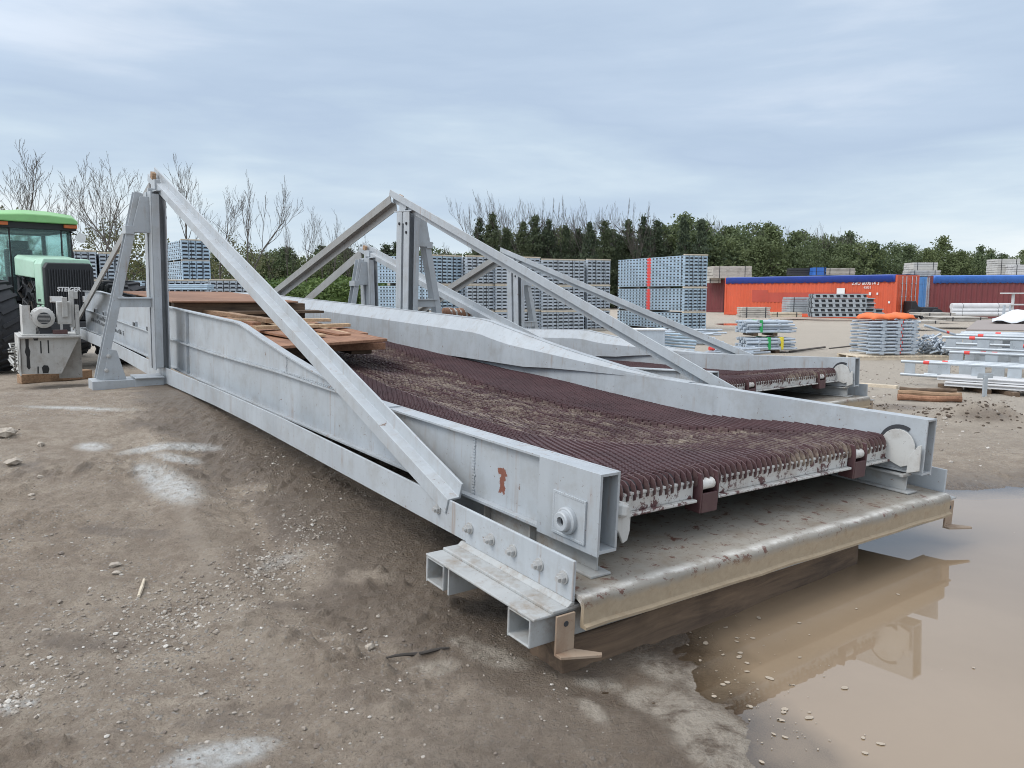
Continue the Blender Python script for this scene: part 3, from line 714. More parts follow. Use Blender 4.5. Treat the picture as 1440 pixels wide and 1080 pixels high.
def make_machine():
    root = empty('steel_conveyor')
    side_parts(root, True); side_parts(root, False)
    belt_mesh(root)
    # head roller, pale bar under the link ends, hangers
    b = MB(); b.lathe((.27,.30,.60), (1,0,0), [(0,.045),(2.66,.045)], 16); b.build('head_roller', DARK, root, 0, 40)
    b = MB()
    segs = [(.30,1.03),(1.20,2.46),(2.62,2.93)]
    for a, c in segs:
        b.box((a,.238,.505),(c,.262,.585)); b.box((a,.205,.490),(c,.262,.5045)); b.box((a+.003,.232,.5855),(c-.003,.30,.60))
    b.build('head_bar', BARPAINT, root, .004)
    for v in (1.115, 2.54):
        b = MB()
        for s in (-.085, .085):
            s2 = s*.75
            b.plate([(v+s2-.006,.30,.655),(v+s2-.006,.205,.64),(v+s2-.006,.195,.58),(v+s2-.006,.20,.43),(v+s2-.006,.30,.43)], (1,0,0), .012)
        b.box((v-.058,.196,.43),(v+.058,.21,.535)); b.box((v-.058,.20,.43),(v+.058,.30,.442))
        h = b.build('belt_hanger', MAROON, root, .003)
        b = MB(); b.lathe((v-.05,.235,.575),(1,0,0),[(0,.03),(.1,.03)],12); b.build('hanger_pin', PALE, h, 0, 40)
    # torn white end plates beside the girders
    b = MB()
    b.plate([(.285,.04,.60),(.33,.04,.62),(.385,.04,.59),(.385,.04,.50),(.372,.04,.455),(.345,.04,.445),(.318,.04,.50),(.285,.04,.54)], (0,1,0), .014)
    b.plate([(.375,.055,.62),(.375,.25,.62),(.375,.25,.50),(.375,.055,.50)], (1,0,0), .012)
    b.lathe((.315,.03,.575),(.3,.2,1),[(0,.012),(.01,.026),(.05,.03),(.07,.012)],12)
    b.build('end_bracket', DRIVE, root, .003)
    b = MB()
    rr = [(math.cos(R(a)), math.sin(R(a))) for a in range(-60, 181, 15)]
    b.plate([(WID-.285, .165+.115*c, .60+.115*s) for c, s in rr] + [(WID-.285,.06,.50),(WID-.285,.13,.47)], (-1,0,0), .012)
    b.plate([(WID-.292,.005,.47),(WID-.292,.085,.44),(WID-.292,.085,.54),(WID-.292,.03,.63),(WID-.292,.008,.64)], (-1,0,0), .012)
    pl = b.build('roller_guard', DRIVE, root, .003)
    b = MB()
    a0 = [(WID-.2705, .165+r*math.cos(R(a)), .60+r*math.sin(R(a))) for r, seq in ((.142, range(5,120,10)),) for a in seq]
    a1 = [(WID-.2705, .165+r*math.cos(R(a)), .60+r*math.sin(R(a))) for r, seq in ((.117, range(115,0,-10)),) for a in seq]
    b.plate(a0+a1, (-1,0,0), .004); b.build('guard_slot_shade', DARK, pl)  # dark arc plate stands in for the shaded gap round the guard
    # floor pan with rolled nose
    b = MB()
    pr = [(1.9,.300),(.10,.300),(-.04,.300),(-.058,.298),(-.07,.292),(-.078,.282),(-.08,.27),(-.08,.20),(-.083,.186),(-.10,.178),(-.10,.166),(-.062,.166),(-.06,.18),(-.062,.25),(-.055,.268),(-.03,.28),(1.9,.28)]
    prs = []
    k = 24
    for i in range(k+1):
        v = .02 + (WID-.04)*i/k; dz = .0016*math.sin(i*1.9)+.001*math.sin(i*.7); du = .003*math.sin(i*1.3)
        prs.append([(v, u+du*(u < .2), z+dz*(u < .5)) for u, z in pr])
    b.loft(prs); b.build('floor_pan', PAN_NOSE, root, 0, 50)
    # fork tubes crossing under the pan
    b = MB()
    for u0, u1 in ((.005,.165),(.70,.865)):
        o, t = .0, .011
        ring = lambda x: [(x,u0,.095),(x,u1,.095),(x,u1,.2235),(x,u0,.2235)]
        inn = lambda x: [(x,u0+t,.095+t),(x,u1-t,.095+t),(x,u1-t,.2235-t),(x,u0+t,.2235-t)]
        xs = (-.198, WID+.198)
        vs = ring(xs[0])+inn(xs[0])+ring(xs[1])+inn(xs[1]); f = []
        for i in range(4):
            j = (i+1) % 4
            f += [(i,j,4+j,4+i), (8+i,8+j,12+j,12+i), (i,j,8+j,8+i), (4+i,4+j,12+j,12+i)]
        b.add(vs, f)
    b.build('fork_tube', MUDDY, root, .006)
    # cross members under the belt and at the rear
    b = MB()
    for u, z in ((6.0,.34),(8.0,.31),(10,.28),(12,.25)):
        b.box((.27,u,z+.02),(WID-.27,u+.10,z+.12))
    b.box((.27,14.4,.30),(WID-.27,14.55,.55)); b.box((.08,14.9,.10),(WID-.08,15.0,.2))
    b.build('cross_member', STEEL, root, .004)
    return root

conv = make_machine()
conv2 = copy_tree(conv)
conv.matrix_world = M1; conv2.matrix_world = M2
tag(conv, 'long grey steel conveyor with sagging maroon mesh belt, carrying broken rusty boards, beside the puddle', 'conveyor', 'grey steel conveyor frames')
tag(conv2, 'second grey steel conveyor standing behind the one with the boards, its maroon belt bare', 'conveyor', 'grey steel conveyor frames')

def mloc(M, v, u, w): return M @ Vector((v, u, w))
def mobj(b, name, mats, M, label, cat, group=None, bevel=.004, smooth=None):
    o = b.build(name, mats, None, bevel, smooth); o.matrix_world = M.copy(); return tag(o, label, cat, group)

# timbers carrying the front ends
b = MB(); rs = random.Random(5)
rings = []
for i in range(9):
    v = -.03+2.45*i/8; e = [rs.uniform(-.008,.008) for _ in range(4)]; k = .10*i/8
    rings.append([(v,-.02+k+e[0],-.16),(v,.22+k,-.16),(v,.22+k+e[1],.094),(v,-.015+k+e[2],.0935)])
b.loft(rings)
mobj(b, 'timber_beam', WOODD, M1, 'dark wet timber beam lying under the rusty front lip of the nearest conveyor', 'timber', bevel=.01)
b = MB(); b.box((1.9,-.12,-.06),(3.35,.25,.092))
mobj(b, 'timber_beam', WOODP, M2, 'pale tan timber under the front corner of the second conveyor', 'timber', bevel=.01)

# things lying on the near conveyor
def warped(b, x0, x1, y0, y1, z, th, rot=0, tilt=(0,0), n=6, amp=.01, mat=0, seed=1, c=None):
    """board or sheet, slightly warped"""
    rs = random.Random(seed); cx, cy = ((x0+x1)/2, (y0+y1)/2)
    cr, sr = math.cos(rot), math.sin(rot); rings = []
    for i in range(n+1):
        y = y0+(y1-y0)*i/n; dz = rs.uniform(-amp, amp)
        r = []
        for x, zz in ((x0,0),(x1,0),(x1,th),(x0,th)):
            dx, dy = x-cx, y-cy; X, Y = cx+dx*cr-dy*sr, cy+dx*sr+dy*cr
            r.append((X, Y, z+zz+dz+tilt[0]*dx+tilt[1]*dy))
        rings.append(r)
    b.loft(rings, mat)
b = MB(); warped(b, .28, 1.95, 8.25, 11.2, 1.062, .02, R(1), (0,-.0), 8, .006, 0, 2)
mobj(b, 'rusty_steel_sheet', RUST, M1, 'large flat rusty brown steel sheet raised at the rear of the loose boards', 'steel sheet')
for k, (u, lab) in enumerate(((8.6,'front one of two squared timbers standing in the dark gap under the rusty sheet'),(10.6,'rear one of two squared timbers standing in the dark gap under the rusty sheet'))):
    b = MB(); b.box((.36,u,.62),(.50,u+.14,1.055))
    mobj(b, 'support_shade_block', WOODD, M1, lab, 'timber')
b = MB(); warped(b, .36, 1.75, 5.2, 8.2, .80, .03, R(2), (.035,-.005), 8, .008, 0, 3)
mobj(b, 'plywood_sheet', WOODR, M1, 'reddish brown weathered plywood sheet lying beside the near girder under the loose slats', 'plywood')
b = MB(); warped(b, .95, 1.98, 5.6, 7.6, .775, .022, R(-3), (.015,.0), 6, .006, 0, 4); b.box((.97,5.56,.70),(1.95,5.60,.775))
mobj(b, 'plywood_sheet', WOODR, M1, 'brown plywood sheet with dark folded front edge, nearest the bare belt', 'plywood')
b = MB(); b.box((.36,8.34,.84),(2.1,8.5,1.055)); mobj(b, 'support_shade_block', WOODD, M1, 'added dark bar imitating the shade under the front edge of the rusty sheet', 'timber')  # dark bar added to imitate the shaded gap below the sheet
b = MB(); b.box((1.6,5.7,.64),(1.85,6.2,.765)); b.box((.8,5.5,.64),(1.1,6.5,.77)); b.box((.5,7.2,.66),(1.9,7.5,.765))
mobj(b, 'support_shade_block', WOODD, M1, 'dark blocks propping the plywood sheets off the maroon belt', 'timber')
slats = [(.72,.92,5.55,8.3,.85,7,0,'long split slat along the left side of the loose boards'),
         (.96,1.10,5.5,8.1,.855,3,1,'pale slat second from the left among the loose boards'),
         (1.14,1.32,5.62,8.5,.86,-2,1,'widest pale slat in the middle of the loose boards'),
         (1.36,1.50,5.7,8.4,.855,4,0,'reddish slat right of the widest pale slat'),
         (1.54,1.70,5.8,8.2,.85,-3,1,'pale slat second from the right among the loose boards'),
         (1.74,1.86,5.9,8.1,.845,2,0,'reddish slat at the right edge of the loose boards')]
for k, (a, c, u0, u1, z, rt, mt, lab) in enumerate(slats):
    b = MB(); warped(b, a, c, u0, u1, z, .022, R(rt), (.03,.008), 6, .007, 0, 20+k)
    mobj(b, 'broken_slat', [WOODR, WOODT][mt], M1, lab, 'wooden slat', 'loose broken slats on the conveyor', .002)
cross = [(.7,1.9,6.3,6.42,.89,8,'tan batten nailed across the loose slats, nearest the bare belt'),(.7,1.95,7.1,7.22,.90,-4,'tan batten across the middle of the loose slats'),(1.0,2.3,8.1,8.3,.93,5,'dark batten across the rear of the loose slats, its end raised')]
for k, (a, c, u0, u1, z, rt, lab) in enumerate(cross):
    b = MB(); warped(b, a, c, u0, u1, z, .035, R(rt), (.0,.0), 2, .004, 0, 40+k)
    mobj(b, 'batten', [WOODT, WOODT, WOODD][k], M1, lab, 'batten', 'battens across the broken slats', .003)
for k, (a, c, u0, u1, z, rt, lab) in enumerate([(.85,.97,6.9,8.6,.915,14,'upper board of the thick split timber pile in front of the rusty sheet'),(.72,.84,6.9,8.4,.87,13,'lower board of the thick split timber pile in front of the rusty sheet')]):
    b = MB(); warped(b, a, c, u0, u1, z, .05, R(rt), (0,.01), 6, .008, 0, 60+k)
    mobj(b, 'split_timber', WOODB if k == 0 else WOODR, M1, lab, 'timber', bevel=.003)
# pole and bundle lying on the second conveyor
def on_m2(px, py, v):
    I = M2.inverted(); o = I @ Vector((0,0,CAM_H)); d = (I.to_3x3() @ ray(px, py)); return M2 @ (o + d*((v-o.x)/d.x))
b = MB(); b.tube([on_m2(812,430,3.06), on_m2(850,452,3.06), on_m2(894,473.5,3.06)], [.018,.024,.02], 8)
tag(b.build('wooden_pole', WOODP, None, 0, 50), 'thin pale wooden pole leaning along the far girder of the second conveyor', 'pole')
# rolled sheet on the near girder of the second conveyor
b = MB(); p0 = at(622, 438.5, 11.6); p1 = at(668, 441, 11.9)
b.lathe(p0, p1-p0, [(0,.03),(.02,.062),(.12,.07),(.2,.06),(.3,.072),(.4,.06),(.47,.045),(.48,.02)], 14)
for k in range(5): b.tube([p0.lerp(p1, .2+.15*k)+Vector((0,-.03,.05)), p0.lerp(p1,.28+.15*k)+Vector((0,-.07,.02)), p0.lerp(p1,.3+.15*k)+Vector((0,-.05,-.04))], .018, 6, 1)
tag(b.build('rolled_sheet', [RUST, CONC], None, 0, 40), 'crumpled brown roll lying under the brace between the two conveyors', 'rolled sheet')

# ------------------------------------------------------------------ electric drive box beside the rear of the near conveyor
root = empty('drive_unit', M=M1)
U0 = 13.0
b = MB()
# front plate with cut away right corner
b.plate([(-1.0,U0,-.40),(-.42,U0,-.42),(-.13,U0,.20),(-1.0,U0,.205)], (0,1,0), .014)
b.box((-1.03,U0-.05,-.42),(-1.01,U0+.75,.225)); b.box((-1.03,U0-.08,.2055),(-.10,U0+.75,.235))
b.box((-.42,U0+.35,-.55),(-.06,U0+.365,.20)); b.box((-1.0,U0+.6,-.42),(-.12,U0+.615,.2))
drv = b.build('drive_box', DRIVE, root, .004)
b = MB()
def blob(b, pts, y): b.plate([(x, y, z) for x, z in pts], (0,-1,0), .002)
blob(b, [(-.93,.19),(-.88,.19),(-.885,.06),(-.865,-.02),(-.88,-.12),(-.875,-.30),(-.90,-.33),(-.93,-.28),(-.925,-.1),(-.945,-.03),(-.93,.05)], U0-.0005)
blob(b, [(-.72,.15),(-.70,.15),(-.70,-.06),(-.72,-.06)], U0-.0005); blob(b, [(-.61,.16),(-.59,.16),(-.59,-.06),(-.61,-.06)], U0-.0005)
blob(b, [(-.78,-.40),(-.76,-.40),(-.755,-.28),(-.775,-.28)], U0-.0005); blob(b, [(-.70,-.40),(-.62,-.40),(-.60,-.33),(-.62,-.27),(-.68,-.26),(-.71,-.30)], U0-.0005)
blob(b, [(-.82,.2),(-.74,.2),(-.75,.16),(-.80,.16)], U0-.0005)
b.build('black_streak', BLACK, drv)
b = MB()
b.plate([(-.95,U0+.1,.245),(-.70,U0+.1,.245),(-.70,U0+.1,.30),(-.83,U0+.1,.60),(-.83,U0+.1,.74),(-.95,U0+.1,.74)], (0,1,0), .02)
b.box((-.95,U0+.12,.245),(-.93,U0+.5,.74)); b.box((-.98,U0,.236),(-.30,U0+.6,.262))
b.build('motor_bracket', DRIVE, root, .004)
b = MB()
b.lathe((-.64,U0+.02,.53),(0,1,0),[(0,.0),(.0,.105),(.01,.125),(.03,.165),(.09,.172),(.45,.168),(.5,.12)],28)
b.lathe((-.64,U0+.018,.53),(0,-1,0),[(0,.10),(.004,.098),(.006,.0)],24,1)
for k in range(-3,4): b.box((-.73,U0+.009,.53+k*.022-.003),(-.55,U0+.0135,.53+k*.022+.003),0)
for k in range(20):
    a = k*math.pi*2/20; c,s = math.cos(a), math.sin(a); b.boxc((-.64+c*.172,U0+.27,.53+s*.172),(.012,.32,.012))
b.box((-.76,U0+.1,.262),(-.52,U0+.42,.37),1)
b.build('electric_motor', [DRIVE, DARK], root, 0, 35)
b = MB()
b.box((-.43,U0+.1,.42),(-.22,U0+.28,.80)); b.box((-.36,U0+.05,.55),(-.28,U0+.1,.88)); b.box((-.24,U0+.15,.36),(-.17,U0+.22,1.0)); b.box((-.40,U0+.08,.262),(-.36,U0+.12,.42)); b.box((-.22,U0+.2,.85),(-.1,U0+.22,.98))
b.box((-.52,U0,.262),(-.30,U0+.12,.33),1); b.box((-.16,U0+.12,.25),(-.10,U0+.2,.75))
b.build('gear_case', [DRIVE, MAROON], root, .004)
b = MB()
rs = random.Random(4)
for k in range(9):
    z = -.35+.05*k; b.tube([(-1.05,U0+.1+rs.uniform(0,.2),z),(-1.10-rs.uniform(0,.06),U0+.05,z+rs.uniform(-.05,.09)),(-1.12-rs.uniform(0,.05),U0+.2,z+rs.uniform(0,.1)),(-1.06,U0+.3,z+.04)], rs.uniform(.01,.018), 6)
b.build('hose_coil', DRIVE, root, 0, 40)
tag(root, 'dirty white steel drive box with electric motor on top, beside the green tractor', 'drive unit')
b = MB(); g0 = gp(24, 541); g1 = gp(112, 533)
b.beam(g0+Vector((-.02,.1,.09)), g1+Vector((.15,.1,.09)), .22, .17)
tag(b.build('timber_block', WOODB, None, .012), 'squared brown timber block on the mud under the white drive box', 'timber')

# ------------------------------------------------------------------ tractor
fx, fy = .75, -.66
tx, ty = -9.28, 16.75
lx = Vector((fy, -fx, 0)); ly = Vector((fx, fy, 0))           # lx points to the image left
TR = Matrix(((lx.x, ly.x, 0, tx), (lx.y, ly.y, 0, ty), (0, 0, 1, .03), (0, 0, 0, 1)))
root = empty('tractor', M=TR)
def wheel(x, y):
    b = MB(); r, w = .93, .72
    pr = [(-w/2+.02,.55),(-w/2,.62),(-w/2,.84),(-w/2+.06,.90),(0,.915),(w/2-.06,.90),(w/2,.84),(w/2,.62),(w/2-.02,.55)]
    b.lathe((x,y,r),(1,0,0),pr,40)
    for k in range(22):
        for s in (-1,1):
            a = 2*math.pi*(k+.5*(s>0))/22
            c0 = Vector((x+s*w*.02, y+math.cos(a)*.93, r+math.sin(a)*.93)); a2 = a+.20
            c1 = Vector((x+s*w*.5, y+math.cos(a2)*.90, r+math.sin(a2)*.90)); a3 = a+.23
            c2 = Vector((x+s*w*.505, y+math.cos(a3)*.76, r+math.sin(a3)*.76))
            up = Vector((0, math.cos(a), math.sin(a)))
            b.beam(c0, c1, .075, .07, up); b.beam(c1, c2, .07, .05, Vector((s,0,0)))
    t = b.build('wheel', RUBBER, root, 0, 30)
    b = MB(); b.lathe((x-.3,y,r),(1,0,0),[(0,.50),(.02,.56),(.58,.56),(.60,.50),(.42,.45),(.40,.16),(.46,.14),(.46,.0)],32)
    b.build('rim', GREEN, t, 0, 35)
for x, y in ((-1.33,-.75),(1.33,-.75),(-1.33,-4.1),(1.33,-4.1)): wheel(x, y)
# hood
b = MB()
hp = [(-.50,1.35),(-.50,2.18),(-.44,2.30),(.44,2.30),(.50,2.18),(.50,1.35)]
hp2 = [(-.53,1.35),(-.53,2.26),(-.46,2.40),(.46,2.40),(.53,2.26),(.53,1.35)]
b.loft([[(x,-.02,z) for x,z in hp],[(x,-.42,z+.02) for x,z in hp]])
b.loft([[(x*1.0,-.421,1.90+(z-1.35)*.42) for x,z in hp],[(x,-1.5,1.98+(z-1.35)*.42) for x,z in hp2]])
b.box((-.50,-.42,.85),(-.46,-.03,1.35)); b.box((.46,-.42,.85),(.50,-.03,1.35))
hood = b.build('hood', GREEN, root, .02)
b = MB()
for r_ in (0,1):
    for k in range(5 - r_*2): b.box((.5005,-.14-.035*k-.02,1.42-.1*r_),(.505,-.14-.035*k,1.47-.1*r_))
b.build('side_lettering', INK, hood)
# engine seen through the open side
b = MB(); rs = random.Random(9)
b.box((-.36,-1.8,.75),(.36,-.43,1.85))
for k in range(26):
    y0 = rs.uniform(-1.6,-.5); z0 = rs.uniform(.95,1.85); x0 = .40
    b.tube([(x0,y0,z0),(x0+.06,y0+rs.uniform(-.2,.2),z0+rs.uniform(-.2,.2)),(x0,y0+rs.uniform(-.4,.4),z0+rs.uniform(-.4,.3))], rs.choice((.012,.02,.03)), 6, rs.choice((0,0,1)))
b.build('engine', [DARK, BARKD], root, 0, 40)
# grille
b = MB()
gpz = [(-.49,1.0),(-.49,2.12),(-.43,2.22),(.43,2.22),(.49,2.12),(.49,1.0)]
b.loft([[(x,.0,z) for x,z in gpz],[(x*.96,.10,1.02+(z-1.0)*.97) for x,z in gpz]])
g = b.build('grille', BLACK, root, .015)
b = MB()
for k in range(17): b.box((-.40+.05*k-.008,.10,1.06),(-.40+.05*k+.008,.125,2.08))
b.build('grille_bar', DARK, g, .003)
cu = bpy.data.curves.new('maker_lettering', 'FONT'); cu.body = 'STEIGER'; cu.size = .125; cu.extrude = .004; cu.align_x = 'CENTER'; cu.space_character = 1.0; cu.shear = .15; cu.offset = .004
cu.materials.append(WHITE)
fo = text_mesh('maker_lettering', cu); fo.parent = g
fo.matrix_local = Matrix(((-1,0,0,.05),(0,0,1,.131),(0,1,0,1.63),(0,0,0,1))) @ Matrix.Scale(1.0,4)
for x in (-.33,.30):
    b = MB(); b.box((x-.12,.10,1.40),(x+.12,.15,1.53)); h = b.build('headlight', PALE, g, .01)
    b = MB(); b.box((x-.10,.151,1.42),(x+.10,.155,1.51)); b.build('lens', WHITE, h, .003)
# front frame, axle
b = MB(); b.box((-.4,-5,.62),(.4,.05,.95)); b.box((-1.1,-.95,.75),(1.1,-.55,1.1)); b.box((-1.1,-4.3,.75),(1.1,-3.9,1.1)); b.box((-.48,-.2,.55),(.48,.2,1.0))
b.build('chassis', DARK, root, .02)
# cab
cy0, cy1, cw = -3.6, -1.95, .80
b = MB()
for x in (-cw, cw):
    for y in (cy0, cy1): b.beam((x,y,1.42),(x*.97,y*(1 if y==cy0 else 1.02),3.12),.09,.09,(0,1,0))
    b.beam((x,cy0,1.45),(x,cy1,1.45),.1,.12); b.beam((x*.97,cy0,3.06),(x*.97,cy1,3.06),.1,.18)
b.beam((-cw,cy1,1.45),(cw,cy1,1.45),.1,.12); b.beam((-cw,cy0,1.45),(cw,cy0,1.45),.1,.12)
b.beam((-cw,cy1*1.02,3.06),(cw,cy1*1.02,3.06),.12,.20); b.beam((-cw,cy0,3.06),(cw,cy0,3.06),.1,.18)
b.beam((-.52,cy1+.22,1.5),(-.52,cy1+.22,3.02),.03,.03,(0,1,0)); b.beam((.52,cy1+.22,1.5),(.52,cy1+.22,3.02),.03,.03,(0,1,0))
b.box((-.9,-3.3,1.0),(.9,-1.8,1.4))
cab = b.build('cab_frame', BLACK, root, .01)
b = MB()
b.box((-.50,cy1+.225,1.52),(.50,cy1+.237,3.0))
for s in (-1,1):
    b.plate([(s*.54,cy1+.225,1.52),(s*.79,cy1+.02,1.52),(s*.78,cy1+.01,3.0),(s*.54,cy1+.215,3.0)], (s*.5,.8,0), .012)
    b.box((s*.80-.006,cy0+.08,1.52),(s*.80+.006,cy1-.06,2.98))
b.box((-.75,cy0-.006,1.52),(.75,cy0+.006,2.98))
b.build('cab_glass', GLASS, cab)
b = MB()
rf = [(-.98,3.14),(-.98,3.26),(-.85,3.38),(-.3,3.44),(.3,3.44),(.85,3.38),(.98,3.26),(.98,3.14)]
b.loft([[(x*s,y,3.14+(z-3.14)*k) for x,z in rf] for y, s, k in ((cy0-.18,.88,.55),(cy0,.92,.95),(-2.7,.94,1.0),(cy1+.15,.92,.9),(cy1+.40,.85,.55))])
b.build('cab_roof', GREENR, cab, .02, 40)
b = MB(); b.loft([[(x,y,z) for x,z in ((-.84,3.0),(-.84,3.14),(.84,3.14),(.84,3.0))] for y in (cy0-.05,cy1+.28)])
b.build('roof_band', BLACK, cab, .01)
for x in (-.70,.70):
    b = MB(); b.box((x-.14,cy1+.285,3.05),(x+.14,cy1+.34,3.13)); b.build('amber_light', ORANGE_LAMP, cab, .01)
b = MB(); b.tube([(-.8,cy1,2.2),(-.95,cy1+.15,2.25),(-.98,cy1+.18,1.7)],.014,6); b.lathe((-.93,cy1+.2,2.85),(0,1,0),[(0,.08),(.06,.11),(.065,.0)],16,1)
b.tube([(-.8,cy1,3.0),(-.93,cy1+.2,2.88)],.014,6)
b.build('work_light', [BLACK, WHITE], cab, 0, 40)
b = MB()
b.box((-.3,-2.9,1.4),(.3,-2.4,1.85)); b.box((-.28,-3.0,1.85),(.28,-2.82,2.6)); b.box((-.22,-2.98,2.6),(.22,-2.85,2.8))
b.build('seat', BLACK, cab, .05)
b = MB(); b.box((-.6,-2.1,1.42),(.6,-1.72,1.95)); b.lathe((.0,-2.2,2.08),(0,.4,1),[(0,.2),(.02,.21),(.04,.2)],20)
b.build('dashboard', DARK, cab, .04)
b = MB(); b.box((-1.0,-2.7,1.22),(-.87,-1.35,1.48)); b.box((.87,-2.7,1.22),(1.0,-1.35,1.48)); b.box((-.62,-1.72,1.40),(-.50,-1.35,1.7))
b.build('fender', GREEN, root, .03)
tag(root, 'pale green articulated tractor with black ribbed grille and tinted cab behind the conveyor', 'tractor')

# ------------------------------------------------------------------ stacks of steel planks
def bundle_mesh(L, W, H, sidemat, pitch=.135, slot=.27, cols=None, name='plank_bundle'):
    """L along x (perforated sides), W along y (channel ends)"""
    b = MB(); n = max(2, int(round(H/pitch))); p = H/n; cols = cols or max(2, int(round(W/.24))); cw = W/cols
    b.box((.03,.03,.01),(L-.03,W-.03,H-.03), 1)
    for k in range(n):
        z = k*p
        for y0, y1, f in ((0,.022,-1),(W-.022,W,1)):
            b.box((0,y0,z+.006),(L,y1,z+p-.004), 0)
            yy = (y0-.003, y0+.002) if f < 0 else (y1-.002, y1+.003)
            x = .14
            while x < L-.12:
                b.box((x,yy[0],z+p*.30),(x+slot*.48,yy[1],z+p*.74), 1); x += slot
        for c in range(cols):
            y0 = c*cw+.012; y1 = (c+1)*cw-.012
            for x0, x1, in ((0,.06),(L-.06,L)):
                j = random.uniform(-.008,.008)
                b.box((x0+j,y0,z+p*.46),(x1+j,y1,z+p*.97), 0)
                b.box((x0+j+.004,y0,z+p*.08),(x1+j-.004,y0+.022,z+p*.45), 0); b.box((x0+j+.004,y1-.022,z+p*.08),(x1+j-.004,y1,z+p*.45), 0)
    b.box((.02,.02,H-.03),(L-.02,W-.02,H-.006), 0)
    return b
def plank_bundle(P, dirv, L, W, H, label, sidemat=GALVB, red=None, group='bundles of galvanised planks in the tall stacks', cap=True, cols=None):
    """P: near corner on its underside; dirv: horizontal direction of the planks"""
    d = Vector((dirv[0], dirv[1], 0)).normalized(); n = Vector((-d.y, d.x, 0))
    if n.x < 0: n = -n
    M = Matrix(((d.x,n.x,0,P.x),(d.y,n.y,0,P.y),(0,0,1,P.z),(0,0,0,1)))
    root = empty('plank_bundle', M=M)
    bundle_mesh(L, W, H, sidemat, cols=cols).build('plank_layers', [sidemat, DARK], root)
    b = MB()
    for x in (.22, L-.3):
        b.box((x,-.008,-.002),(x+.025,-.0045,H)); b.box((x,W+.0045,-.002),(x+.025,W+.008,H)); b.box((x,-.008,H),(x+.025,W+.008,H+.004))
    for y in (W*.33, W*.7): b.box((-.016,y,0),(-.0125,y+.02,H))
    b.build('steel_strap', DARK, root)
    b = MB()
    for x in (.02, L*.5, L-.12): b.box((x,-.01,-.085),(x+.10,W+.01,-.004))
    b.build('timber_bearer', WOODG, root, .006)
    if cap:
        b = MB(); b.box((-.02,-.015,H+.005),(.10,W+.015,H+.05)); b.build('top_batten', WOODP, root, .005)
    if red:
        b = MB(); n_ = max(2, int(round(H/.135))); p_ = H/n_; xs_ = []
        for k in range(n_): xs_ += [(k*p_+.008, .0 if k % 3 else .03), (k*p_+p_*.78, .02), (k*p_+p_*.80, .10), (k*p_+p_*.99, .11)]
        b.loft([[(red*L+d_, -.0105, z_), (red*L+.34-d_*1.3, -.0105, z_), (red*L+.34-d_*1.3, -.0085, z_), (red*L+d_, -.0085, z_)] for z_, d_ in xs_]); b.build('red_tape', RED, root)
    tag(root, label, 'plank bundle', group)
    return root
tiers3 = [('top',1.88,3.14),('middle',.86,1.79),('bottom',.09,.77)]
# right-hand stack: long perforated side with a red band
P = at(962, 420, 33.0); dv = (-2.09, 5.0)
for nm, z0, z1 in tiers3:
    plank_bundle(Vector((P.x,P.y,z0)), dv, 5.4, 1.12, z1-z0, '%s bundle of the long plank stack with the red band, left of the orange container' % nm, red=.47 if nm != 'bottom' else None, cap=True)
# middle run of stacks
def vis_stack(px0, px1, D0, D1, ytop, yb, names, who, L=2.6, mat=GALV):
    """end faces towards us between two pixel columns"""
    a = at(px0, 410, D0); c = at(px1, 410, D1); e = Vector((c.x-a.x, c.y-a.y, 0)); W = e.length; e.normalize()
    d = Vector((-e.y, e.x, 0)); d = d if d.y > 0 else -d
    for (nm, t0, t1) in names:
        plank_bundle(Vector((a.x, a.y, t0)), d, L, W-.05, t1-t0, '%s bundle of the %s' % (nm, who), mat)
T = [('top',1.98,3.0),('middle',.95,1.88),('bottom',.09,.85)]
vis_stack(608, 651, 30.3, 31.4, 0, 0, T, 'plank stack left of centre whose perforated side faces us', L=2.1, mat=GALVB)
vis_stack(657, 696, 31.0, 31.8, 0, 0, T, 'plank stack seen behind the crossing braces, second of the middle row')
vis_stack(698, 761, 31.6, 32.6, 0, 0, T, 'wide plank stack behind the tower of the second conveyor')
vis_stack(763, 823, 32.4, 33.4, 0, 0, [('top',1.95,2.93),('middle',.92,1.85),('bottom',.09,.82)], 'plank stack with timber battens right of the second tower')
vis_stack(826, 859, 33.6, 34.3, 0, 0, [('top',1.98,2.97),('middle',.95,1.88),('bottom',.09,.85)], 'narrow plank stack at the right end of the middle row')
# perforated sides left of the first middle stack
a = at(606, 410, 30.25); c = at(530, 410, 30.9); e = Vector((c.x-a.x, c.y-a.y, 0)); 
for nm, t0, t1 in T:
    d = e.normalized(); n = Vector((-d.y, d.x, 0)); n = n if n.y > 0 else -n
    M = Matrix(((d.x,n.x,0,a.x),(d.y,n.y,0,a.y),(0,0,1,t0),(0,0,0,1)))
    root = empty('plank_bundle', M=M)
    bundle_mesh(e.length, 1.1, t1-t0, GALVB, slot=.127).build('plank_layers', [GALVB, DARK], root)
    for xx in (.08,.35):
        b = MB(); b.box((xx,-.008,0),(xx+.03,-.0045,t1-t0)); b.build('steel_strap', DARK, root)
    b = MB(); b.box((0,0,-.09),(.1,1.1,-.005)); b.box((1.7,0,-.09),(1.8,1.1,-.005)); b.build('timber_bearer', WOODG, root)
    tag(root, '%s bundle of planks lying sideways, its slotted side behind the near tower post' % nm, 'plank bundle', 'bundles of galvanised planks in the tall stacks')
